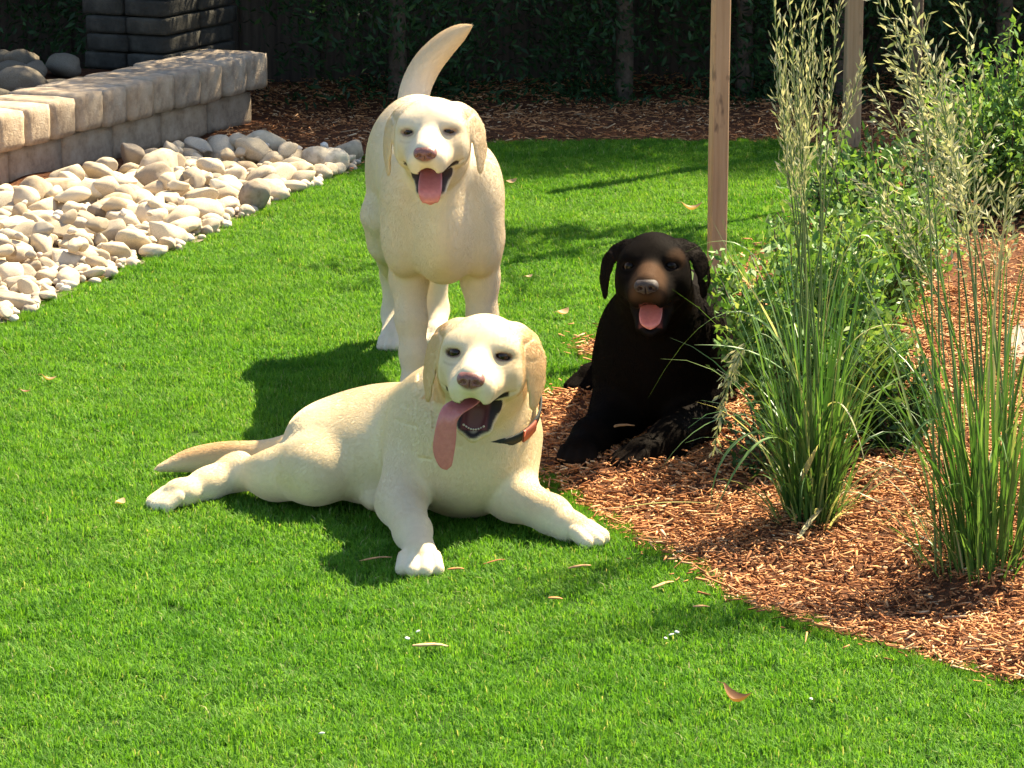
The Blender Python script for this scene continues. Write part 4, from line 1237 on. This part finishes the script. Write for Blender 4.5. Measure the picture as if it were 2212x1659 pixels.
# ------------------------------------------------------------------ stakes
t = NT('stake_wood'); t.set(.8, .2)
tc = t.n('ShaderNodeTexCoord'); mp = t.n('ShaderNodeMapping'); mp.inputs['Scale'].default_value = (60, 60, 3); t.l(tc.outputs['Object'], mp.inputs[0])
nz = t.noise(1.0, 5, .65, vec=mp.outputs[0])
mp2 = t.n('ShaderNodeMapping'); mp2.inputs['Scale'].default_value = (30, 30, 9); t.l(tc.outputs['Object'], mp2.inputs[0])
st = t.noise(1.0, 3, .6, vec=mp2.outputs[0])
col = t.ramp(nz, [(.3, (.29, .185, .10)), (.55, (.38, .255, .145)), (.75, (.46, .32, .19))])
t.bump(nz, .3, .002)
M_STAKE = t.color(t.mix(t.ramp(st, [(.60, (0, 0, 0)), (.68, (.75, .75, .75))]), col, (.10, .065, .045)))
def stake(loc, h, lean, rz, lab, wd=.040):
    bm = bmesh.new(); bmesh.ops.create_cube(bm, size=1.0)
    for v in bm.verts:
        z = v.co.z + .5; k = 1.0
        v.co = Vector((v.co.x * wd * k, v.co.y * wd * .9 * k, -.12 + z * (h + .12)))
    bmesh.ops.subdivide_edges(bm, edges=[e for e in bm.edges if abs(e.verts[0].co.z - e.verts[1].co.z) > .5], cuts=9)
    for v in bm.verts: v.co.x += random.gauss(0, .0006); v.co.y += random.gauss(0, .0006)
    bmesh.ops.bevel(bm, geom=[e for e in bm.edges if len(e.link_faces) == 2 and e.calc_face_angle(0) > .8], offset=.003, segments=1, affect='EDGES')
    me = bpy.data.meshes.new('wooden_stake'); bm.to_mesh(me); bm.free(); me.materials.append(M_STAKE)
    o = obj('wooden_stake', me, None, loc); o.rotation_euler = (lean[0], lean[1], rz)
    return tag(o, lab, 'stake', 'wooden tree stakes')
p = at(1545, 742)
stake((p.x, p.y, 0), 1.75, (0, R(.3), 0), R(12), 'tall square wooden stake rising right behind the dark dog')
stake((1.105, 11.95, 0), 1.75, (0, 0, 0), R(8), 'second wooden stake half hidden behind the tall grass plumes', .052)

# ------------------------------------------------------------------ tall ornamental grasses
M_TALL = leafmat('tall_grass_blade', [(0, (.028, .080, .018)), (.45, (.070, .165, .034)), (.8, (.16, .26, .07)), (.93, (.28, .32, .12)), (1, (.50, .46, .26))], .38, .5, .35, tint=(1.2, 1.2, .6))
M_PLUME = leafmat('plume', [(0, (.15, .19, .085)), (.5, (.33, .35, .20)), (1, (.56, .53, .37))], .6, .25, .35, tint=(1.1, 1.05, .7))
M_CULM = leafmat('culm', [(0, (.05, .10, .03)), (.6, (.12, .19, .05)), (1, (.26, .28, .11))], .5, .35, .1)
def bez(a, b, c, d, n):
    t = np.linspace(0, 1, n)[:, None]
    return (1 - t) ** 3 * a + 3 * (1 - t) ** 2 * t * b + 3 * (1 - t) * t * t * c + t ** 3 * d
def blade_path(b, az, th, L, droop, n=9):
    """b: base; az: direction; th: start angle from upright; droop: how far it bends over (radians)."""
    s = np.linspace(0, 1, n); ang = th + droop * s ** 1.8
    d = np.stack([np.sin(ang) * math.cos(az), np.sin(ang) * math.sin(az), np.cos(ang)], 1) * (L / (n - 1))
    return np.array(b) + np.concatenate([[np.zeros(3)], np.cumsum((d[:-1] + d[1:]) / 2, 0)])
def taper(n, w, sharp=1.0):
    s = np.linspace(0, 1, n); return w * np.clip((.55 + 1.6 * s) , 0, 1) * (1 - s ** 2.2) ** sharp + .0004
def add_blade(mb, path, w, r, shade, twist=0):
    tg = path[-1] - path[0]; az = math.atan2(tg[1], tg[0]) + r.normal(0, .5) + twist
    side = np.array((-math.sin(az), math.cos(az), r.normal(0, .2))); side /= np.linalg.norm(side)
    strip(mb, path, taper(len(path), w), side, shade, .12)
def seed_head(mb, path, r, n, bl, spread, w, droop=0.0):
    """A panicle along path: short side branches carrying narrow spikelets."""
    m = len(path); seg = np.linspace(0, m - 1.001, n)
    for k, sx in enumerate(seg):
        i = int(sx); p = path[i] + (path[i + 1] - path[i]) * (sx - i); tg = path[i + 1] - path[i]; tg /= np.linalg.norm(tg)
        f = k / n; L = bl * (1.15 - .8 * f) * r.uniform(.5, 1.2)
        o = np.cross(tg, r.normal(size=3)); o /= np.linalg.norm(o)
        a = spread * r.uniform(.5, 1.3)
        d = tg * math.cos(a) + o * math.sin(a); d[2] -= droop * r.uniform(.3, 1.2); d /= np.linalg.norm(d)
        ns = max(2, int(L / .013))
        for j in range(ns):
            q = p + d * L * (j + .6) / ns + r.normal(0, .0025, 3)
            dd = d + r.normal(0, .33, 3); dd[2] -= droop * .4; dd /= np.linalg.norm(dd); sd = np.cross(dd, r.normal(size=3)); sd /= np.linalg.norm(sd); up = np.cross(dd, sd)
            l = r.uniform(.014, .026); ww = w * 1.35 * r.uniform(.7, 1.2)
            mb.add([q, q + dd * l * .45 + sd * ww, q + dd * l, q + dd * l * .45 - sd * ww, q + dd * l * .45 + up * ww * .7], [(0, 1, 4), (1, 2, 4), (2, 3, 4), (3, 0, 4)], float(np.clip(r.normal(.55, .25), 0, 1)))
        strip(mb, [p, p + d * L * .9], .0009, o, .3)
def grass_clump(base, label, seed, nblade, spread, blen, stems, bents, bias=(0, 0)):
    r = np.random.default_rng(seed)
    z0 = float(mulch_h(np.array([base[:2]]))[0])
    e_ = tag(empty('ornamental_grass', (base[0], base[1], 0)), label, 'grass clump', 'tall ornamental grasses', 'thing')
    mb = MB()
    for i in range(nblade):
        a = r.random() * 6.283; rr = spread * math.sqrt(r.random())
        b = (math.cos(a) * rr, math.sin(a) * rr, z0 - .03)
        az = a + r.normal(0, .7); th = abs(r.normal(.05, .07)) + rr / spread * .10; L = blen * r.uniform(.45, 1.15)
        kk = r.random(); dr = r.uniform(.1, .5) if kk < .5 else (r.uniform(.5, 1.4) if kk < .8 else r.uniform(1.3, 2.3)); L *= 1 - .14 * dr
        path = blade_path(b, az, th, L, dr, 10); path[:, 0] += bias[0] * (path[:, 2].clip(0) ** 1.4); path[:, 1] += bias[1] * path[:, 2].clip(0)
        add_blade(mb, path, r.uniform(.0042, .0080), r, float(np.clip(r.normal(.45, .18), 0, .9) if r.random() > .05 else r.uniform(.9, 1)))
    for i in range(int(nblade * .35)):                                    # short basal shoots and old straw
        a = r.random() * 6.283; rr = spread * r.uniform(.5, 1.5)
        path = blade_path((math.cos(a) * rr, math.sin(a) * rr, z0 - .02), a, r.uniform(.1, .7), blen * r.uniform(.12, .35), r.uniform(.2, 1.4), 7)
        add_blade(mb, path, r.uniform(.0035, .006), r, float(r.choice([r.uniform(.3, .8), r.uniform(.9, 1)])))
    tag(obj('foliage', mb.mesh('foliage', M_TALL), e_), kind='stuff')
    for pts, w, sh in bents:                                              # blades that stand out one by one
        P = [np.array(q, float) - np.array((base[0], base[1], 0)) for q in pts]
        path = bez(P[0], P[1], P[2], P[3], 14)
        m2 = MB(); add_blade(m2, path, w, r, sh); obj('blade', m2.mesh('blade', M_TALL), e_)
    for (tip, ctrl, hd, n, bl, sp, w, dr) in stems:
        o0 = np.array((r.normal(0, spread * .5), r.normal(0, spread * .5), z0 - .02))
        T = np.array(tip) - np.array((base[0], base[1], 0)); Cc = np.array(ctrl) - np.array((base[0], base[1], 0))
        up = np.array((o0[0] * 1.3, o0[1] * 1.3, Cc[2] * .55))
        path = bez(o0, up, Cc, T, 30)
        m2 = MB(); tube(m2, path, np.linspace(.0026, .0009, 30), 5, float(r.uniform(.2, .8)))
        st_ = obj('stem', m2.mesh('stem', M_CULM, True), e_)
        m3 = MB(); seed_head(m3, path[int(30 * (1 - hd)):], r, n, bl, sp, w, dr)
        obj('seed_head', m3.mesh('seed_head', M_PLUME), st_)
    return e_
def atd(X, Y, D):
    u = (X * .46293 - 512) / FPX; v = (Y * .46293 - 384) / FPX
    dy = math.cos(PITCH) - v * math.sin(PITCH); dz = -math.sin(PITCH) - v * math.cos(PITCH); k = D / dy
    return (u * k, D, CAM_H + dz * k)
B1 = at(1750, 1135); B2 = at(2125, 1240)
r = np.random.default_rng(31)
st1 = []
for (x0, y0, x1, y1, D, hd) in [(1668, -40, 1690, 330, 6.98, .42), (1700, -150, 1715, 300, 6.95, .40), (1735, -20, 1728, 330, 6.9, .42), (1755, -170, 1745, 330, 6.92, .40), (1785, -60, 1760, 340, 6.98, .42),
                                (1676, 130, 1700, 420, 6.85, .38), (1820, -60, 1775, 330, 7.02, .36), (1690, 60, 1705, 380, 7.0, .40), (1860, 150, 1800, 330, 7.05, .32), (1760, 60, 1750, 380, 6.86, .42), (1720, 140, 1725, 420, 6.84, .40)]:
    st1.append((atd(x0, y0, D), atd(x1, y1, D), hd, 26, .075, .26, .0016, .0))
# one plume hanging over in front of the dark dog
st1.append((atd(1545, 960, 6.95), atd(1620, 500, 6.95), .30, 40, .05, .35, .0022, .15))
bent1 = [((atd(1745, 900, 6.9), atd(1720, 790, 6.88), atd(1640, 640, 6.86), atd(1570, 545, 6.84)), .012, 1.0),
         ((atd(1750, 950, 6.88), atd(1700, 640, 6.82), atd(1560, 560, 6.8), atd(1400, 860, 6.78)), .008, .80),
         ((atd(1740, 980, 6.88), atd(1640, 830, 6.8), atd(1480, 900, 6.76), atd(1415, 1040, 6.74)), .009, .72),
         ((atd(1735, 1000, 6.88), atd(1650, 860, 6.8), atd(1540, 960, 6.74), atd(1535, 1090, 6.70)), .010, .66),
         ((atd(1740, 1010, 6.88), atd(1680, 880, 6.8), atd(1600, 960, 6.72), atd(1540, 1120, 6.70)), .009, .70),
         ((atd(1760, 860, 6.92), atd(1800, 560, 6.92), atd(1900, 520, 6.95), atd(1985, 560, 6.95)), .010, .86),
         ((atd(1760, 900, 6.92), atd(1830, 690, 6.92), atd(1900, 680, 6.95), atd(2010, 720, 6.95)), .012, .97),
         ((atd(1765, 940, 6.9), atd(1830, 800, 6.9), atd(1900, 740, 6.9), atd(2060, 690, 6.9)), .008, .78),
         ((atd(1770, 960, 6.9), atd(1850, 830, 6.88), atd(1960, 850, 6.86), atd(2050, 960, 6.84)), .009, .6),
         ((atd(1765, 930, 6.88), atd(1800, 800, 6.84), atd(1850, 900, 6.8), atd(1870, 1010, 6.78)), .010, .98),
         ((atd(1730, 1040, 6.86), atd(1742, 1010, 6.84), atd(1755, 985, 6.82), atd(1768, 960, 6.8)), .013, 1.0),
         ((atd(1740, 880, 6.9), atd(1690, 560, 6.9), atd(1610, 470, 6.9), atd(1480, 545, 6.9)), .007, .74),
         ((atd(1770, 850, 6.95), atd(1790, 600, 6.95), atd(1800, 420, 6.95), atd(1905, 330, 6.95)), .010, .9),
         ((atd(1765, 860, 6.95), atd(1790, 520, 6.95), atd(1870, 440, 6.95), atd(1905, 560, 6.95)), .011, .95),
         ((atd(1740, 840, 6.9), atd(1640, 745, 6.9), atd(1580, 745, 6.88), atd(1500, 745, 6.86)), .007, .62)]
grass_clump((B1.x, B1.y), 'dense clump of tall feathery grass with narrow upright plumes right of the dark dog', 51, 210, .046, .58, st1, bent1, (-.06, 0))
st2 = []
for (x0, y0, x1, y1, D, hd) in [(1885, -20, 2060, 300, 6.75, .44), (1915, -60, 2040, 200, 6.7, .42), (1960, -10, 2070, 250, 6.72, .42), (1985, 60, 2080, 330, 6.66, .44), (2010, 130, 2090, 380, 6.62, .44),
                                (2085, 20, 2110, 300, 6.7, .44), (1900, 200, 2030, 420, 6.7, .40), (2030, 210, 2100, 480, 6.6, .42), (2060, 330, 2110, 560, 6.55, .36), (1950, 120, 2060, 380, 6.68, .44), (1880, 400, 2020, 560, 6.66, .36), (2175, 420, 2150, 620, 6.55, .3)]:
    st2.append((atd(x0, y0, D), atd(x1, y1, D), hd, 28, .085, .55, .0022, .25))
bent2 = [((atd(2125, 1000, 6.55), atd(2140, 700, 6.52), atd(2170, 480, 6.5), atd(2185, 380, 6.5)), .011, .97),
         ((atd(2110, 1050, 6.55), atd(2050, 850, 6.5), atd(1990, 870, 6.46), atd(1935, 1030, 6.44)), .009, .62),
         ((atd(2110, 1020, 6.55), atd(2080, 960, 6.52), atd(2060, 930, 6.5), atd(2020, 920, 6.48)), .012, 1.0),
         ((atd(2140, 1000, 6.55), atd(2180, 880, 6.52), atd(2230, 900, 6.5), atd(2260, 1010, 6.48)), .010, .9),
         ((atd(2120, 1100, 6.52), atd(2080, 1000, 6.46), atd(2020, 1040, 6.42), atd(1960, 1190, 6.4)), .008, .55),
         ((atd(2130, 1120, 6.52), atd(2160, 1080, 6.5), atd(2190, 1090, 6.5), atd(2230, 1100, 6.48)), .010, 1.0),
         ((atd(2110, 1090, 6.5), atd(2010, 1040, 6.46), atd(1960, 1110, 6.42), atd(1800, 1190, 6.40)), .006, .6)]
grass_clump((B2.x, B2.y), 'clump of tall grass with broad drooping plumes nearest the lawn at the right', 52, 150, .085, .66, st2, bent2, (-.10, 0))
B3 = at(2330, 1130)
grass_clump((B3.x, B3.y), 'grey green grass clump cut off by the right edge', 53, 120, .06, .42, [], [], (-.1, 0))

# ------------------------------------------------------------------ leafy shrubs
M_SHRUB = leafmat('shrub_leaf', [(0, (.045, .125, .026)), (.4, (.105, .225, .050)), (.8, (.22, .33, .10)), (1, (.44, .47, .27))], .5, .3, .35)
M_SHRUB2 = leafmat('dark_shrub_leaf', [(0, (.018, .055, .016)), (.5, (.040, .105, .026)), (1, (.12, .20, .07))], .5, .3, .28)
def shrub(base, rad, h, label, seed, n, leaf, mat, z0=.02, group='leafy shrubs in the mulch bed', nstem=16, flat=.5):
    r = np.random.default_rng(seed)
    e_ = tag(empty('leafy_shrub', (base[0], base[1], 0)), label, 'shrub', group)
    tips = []
    mb = MB()
    for i in range(nstem * 3):
        a = r.random() * 6.283; q = math.sqrt(r.random()); zz = h * (1 - flat * q * q) * r.uniform(.55, 1.08)
        tip = np.array((math.cos(a) * rad * q, math.sin(a) * rad * q, zz)); tips.append(tip)
        tube(mb, bez(np.array((tip[0] * .12, tip[1] * .12, -.02)), np.array((tip[0] * .25, tip[1] * .25, zz * .4)), np.array((tip[0] * .8, tip[1] * .8, zz * .7)), tip, 7), np.linspace(.0035, .0012, 7), 4, .4)
    obj('branches', mb.mesh('branches', M_BARK, True), e_)
    tips = np.array(tips)
    def f(n):
        k = r.integers(0, len(tips), n); s = r.random(n) ** .6
        s = np.clip(s, .25, 1)
        p = tips[k] * np.stack([s ** .8, s ** .8, np.maximum(s, .12)], 1) + r.normal(0, .022, (n, 3)) * (rad / .25)
        p[:, 2] = np.maximum(p[:, 2], .015)
        o = p - np.array((0, 0, h * .3)); o /= np.linalg.norm(o, axis=1)[:, None] + 1e-6; o[:, 2] += .5
        return p, o
    m2 = MB(); leaf_cloud(m2, n, f, leaf, r, .35)
    tag(obj('foliage', m2.mesh('foliage', mat), e_), kind='stuff')
shrub((.600, 7.50), .225, .50, 'rounded light green shrub between the dark dog and the tall grass', 61, 11000, .026, M_SHRUB, flat=.28, nstem=22)
shrub((.88, 8.85), .27, .52, 'small pale leafed shrub behind the plumes', 62, 6000, .026, M_SHRUB)
shrub((1.44, 10.6), .32, .52, 'leafy light green bush at the upper right edge', 63, 7500, .030, M_SHRUB, nstem=24)
shrub((1.02, 10.3), .20, .30, 'low dark leafed bush behind the second stake', 64, 2600, .028, M_SHRUB2)
shrub((.80, 7.50), .12, .24, 'low dark leafed shrub tucked behind the dense grass clump', 65, 1800, .024, M_SHRUB2)
shrub((.52, 7.30), .11, .20, 'small dark leafed sprig in front of the dark dog flank', 66, 600, .022, M_SHRUB2)

# a staked young tree whose crown stands above the picture and throws the broken shade on the far lawn
yt = tag(empty('young_tree', (1.20, 11.0, 0), .4), 'slim trunk of a young tree behind the plumes and bushes', 'tree')
r = np.random.default_rng(77)
mb = MB(); tube(mb, [(0, 0, -.05), (.01, .0, .6), (-.01, .01, 1.3), (.0, .0, 2.4)], [.019, .017, .014, .005], 8)
tips = []
for k in range(26):
    z0 = 1.15 + 1.1 * r.random(); a = r.random() * 6.283; L = r.uniform(.2, .55)
    tip = np.array((math.cos(a) * L, math.sin(a) * L, z0 + L * r.uniform(.1, .6))); tips.append((np.array((0, 0, z0)), tip))
    tube(mb, [(0, 0, z0), tuple(tip * (.5, .5, 1) - (0, 0, .04)), tuple(tip)], [.007, .005, .002], 4)
obj('trunk', mb.mesh('trunk', M_BARK, True), yt)
def yf(n):
    k = r.integers(0, len(tips), n); s = r.uniform(.35, 1.05, n)[:, None]
    A = np.array([t_[0] for t_ in tips])[k]; B = np.array([t_[1] for t_ in tips])[k]
    p = A + (B - A) * s + r.normal(0, .045, (n, 3)); o = B - A; o /= np.linalg.norm(o, axis=1)[:, None]
    return p, o
m2 = MB(); leaf_cloud(m2, 1500, yf, .055, r, .3)
obj('crown', m2.mesh('crown', M_SHRUB2), yt)
# ------------------------------------------------------------------ small things on the ground
M_LEAF = leafmat('dry_leaf', [(0, (.20, .095, .045)), (.5, (.34, .18, .085)), (1, (.55, .38, .20))], .6, .25, .2)
def dry_leaf(X, Y, size, an, label, shade, curl=.5, z=.017):
    n = 9; s = np.linspace(0, 1, n); w = size * .52 * np.sin(np.pi * np.clip(s * .94 + .03, 0, 1)) ** .8
    x = (s - .5) * size; zc = size * curl * .5 * (4 * (s - .5) ** 2)
    rows = []
    for k, f in ((-1, .35), (-.5, .05), (0, -.05), (.5, .08), (1, .42)):
        rows.append(np.stack([x, w / 2 * k, zc + w * f * curl], 1))
    V = np.stack(rows, 1).reshape(-1, 3); m = 5
    F = np.array([(i * m + j, i * m + j + 1, (i + 1) * m + j + 1, (i + 1) * m + j) for i in range(n - 1) for j in range(m - 1)])
    mb = MB(); mb.add(V, F, shade); tube(mb, [(-size * .5, 0, zc[0]), (-size * .75, size * .05, zc[0] - .002)], [.0008, .0006], 4, shade * .7)
    p = at(X, Y)
    o = obj('dry_leaf', mb.mesh('dry_leaf', M_LEAF, True), None, (p.x, p.y, z)); o.rotation_euler = (random.gauss(0, .15), random.gauss(0, .15), an)
    return tag(o, label, 'leaf', 'dry leaves on the lawn')
dry_leaf(1588, 1536, .050, -.5, 'curled brown dry leaf alone on the lawn at the bottom right', .25, .9)
dry_leaf(1494, 465, .060, .1, 'pale tan dry leaf in the shade beside the tall stake', .85, .7)
dry_leaf(260, 1105, .035, 1.3, 'pale upright dry leaf left of the stretched hind paw', .9, .4)
dry_leaf(105, 836, .034, .4, 'small dry leaf on the lawn below the rock bed', .8, .6)
dry_leaf(1215, 692, .045, .9, 'pale dry leaf on the grass left of the dark dog', .9, .5)
dry_leaf(1105, 405, .035, .4, 'small dry leaf on the grass beside the standing dog', .8, .5)
dry_leaf(1142, 612, .026, .8, 'tiny round dry leaf between the two dogs', .95, .4)
dry_leaf(55, 862, .024, .1, 'tiny dark dry leaf at the far left of the lawn', .1, .4)
def wood_chip(X, Y, L, W, an, label, shade=.95, z=.017):
    mb = MB(); s = np.linspace(-.5, .5, 6)
    tube(mb, np.stack([s * L, .06 * L * np.sin(s * 5), .03 * L * np.cos(s * 4)], 1), W / 2 * np.array((.5, .95, 1, .9, .8, .3)), 6, shade, .45)
    p = at(X, Y); o = obj('wood_chip', mb.mesh('wood_chip', M_CHIP), None, (p.x, p.y, z)); o.rotation_euler = (random.gauss(0, .08), random.gauss(0, .08), an)
    return tag(o, label, 'wood chip', 'wood chips strewn on the lawn')
wood_chip(930, 1415, .060, .011, .03, 'pale wood chip lying level in the middle of the foreground lawn', .9)
wood_chip(1252, 1243, .042, .010, .0, 'tan wood chip on the grass below the outstretched front paw', .85)
wood_chip(1432, 1282, .050, .009, .55, 'tan wood chip slanting on the grass near the mulch edge', .85)
wood_chip(812, 1226, .060, .007, -.05, 'thin wood sliver in the shadow left of the front paw', .75)
wood_chip(1097, 1134, .034, .009, .0, 'bright wood chip under the chest of the lying dog', 1.0)
wood_chip(985, 1248, .030, .008, -.3, 'small reddish chip right of the front paw', .55)
wood_chip(1068, 1232, .045, .005, .35, 'thin twig with pale end on the grass between the front paws', .35)
wood_chip(1200, 1312, .026, .008, .1, 'small brown chip on the foreground grass', .6)
wood_chip(1515, 1330, .034, .008, .4, 'tan wood chip stranded in the grass beside the mulch edge', .85)
wood_chip(1330, 985, .085, .012, .30, 'long tan bark strip lying across the paws of the dark dog', .7, .062)
wood_chip(1985, 1140, .060, .012, 1.0, 'pale upright wood chip in the dug mulch hollow', .95, .03)
# white petals
M_PETAL = NT('white_petal').set(.6, .3).color((.80, .78, .70))
for X, Y, lab in ((1438, 1398, 'white petal leftmost of the three close together on the lawn'), (1450, 1390, 'white petal in the middle of the three on the lawn'), (1462, 1384, 'white petal rightmost of the three close together on the lawn'),
                  (903, 1383, 'white petal lying above the pale wood chip'), (880, 1398, 'small white petal left of the pale wood chip'), (1752, 1530, 'single white petal on the lawn far from the others'), (695, 1605, 'white petal at the bottom of the foreground lawn')):
    V, F = rock_mesh(700 + X, 0, (1, .7, .35), ico(2)); p = at(X, Y)
    o = obj('petal', mesh_np('petal', V * .0048, F, M_PETAL, True), None, (p.x, p.y, .016)); o.rotation_euler = (.3, .2, X * .7)
    tag(o, lab, 'petal', 'white petals on the lawn')
# straws fallen on the mulch
def straw(pts, w, shade, label):
    P = np.array([at(*q) for q in pts]); P[:, 2] = mulch_h(P) + .022 + np.array([.0, .012, .016, .0])[:len(P)]
    path = bez(P[0], P[1], P[2], P[3], 10); c = path.mean(0) * (1, 1, 0)
    mb = MB(); add_blade(mb, path - c, w, np.random.default_rng(int(P[0][0] * 1e4) % 999), shade)
    tag(obj('straw', mb.mesh('straw', M_TALL), None, c), label, 'straw', 'fallen straws on the mulch')
straw([(1340, 1106), (1400, 1104), (1490, 1108), (1565, 1112)], .010, .95, 'long straw lying level on the mulch beside the lawn')
straw([(1725, 1192), (1750, 1165), (1780, 1140), (1808, 1116)], .014, 1.0, 'broad white straw slanting over the mulch below the dense clump')
straw([(1715, 1130), (1740, 1128), (1770, 1118), (1795, 1108)], .010, .96, 'short pale straw above the broad white one')
straw([(2060, 1180), (2080, 1168), (2110, 1180), (2140, 1192)], .009, 1.0, 'pale straw at the foot of the drooping clump')
# pale flat paving stone at the right edge
V, F = rock_mesh(901, .3, (.20, .55, .022), ico(4))
t = NT('flagstone'); t.set(.85, .2); t.bump(t.noise(60, 4, .7, False), .4, .004)
o = obj('flagstone', mesh_np('flagstone', V, F, t.color(t.ramp(t.noise(20, 4, .6, False), [(.3, (.22, .165, .13)), (.7, (.32, .25, .21))])), True), None, (1.36, 8.50, .006))
o.rotation_euler = (0, 0, -.08)
tag(o, 'pale pinkish flat stepping stone at the right edge of the mulch', 'stepping stone')
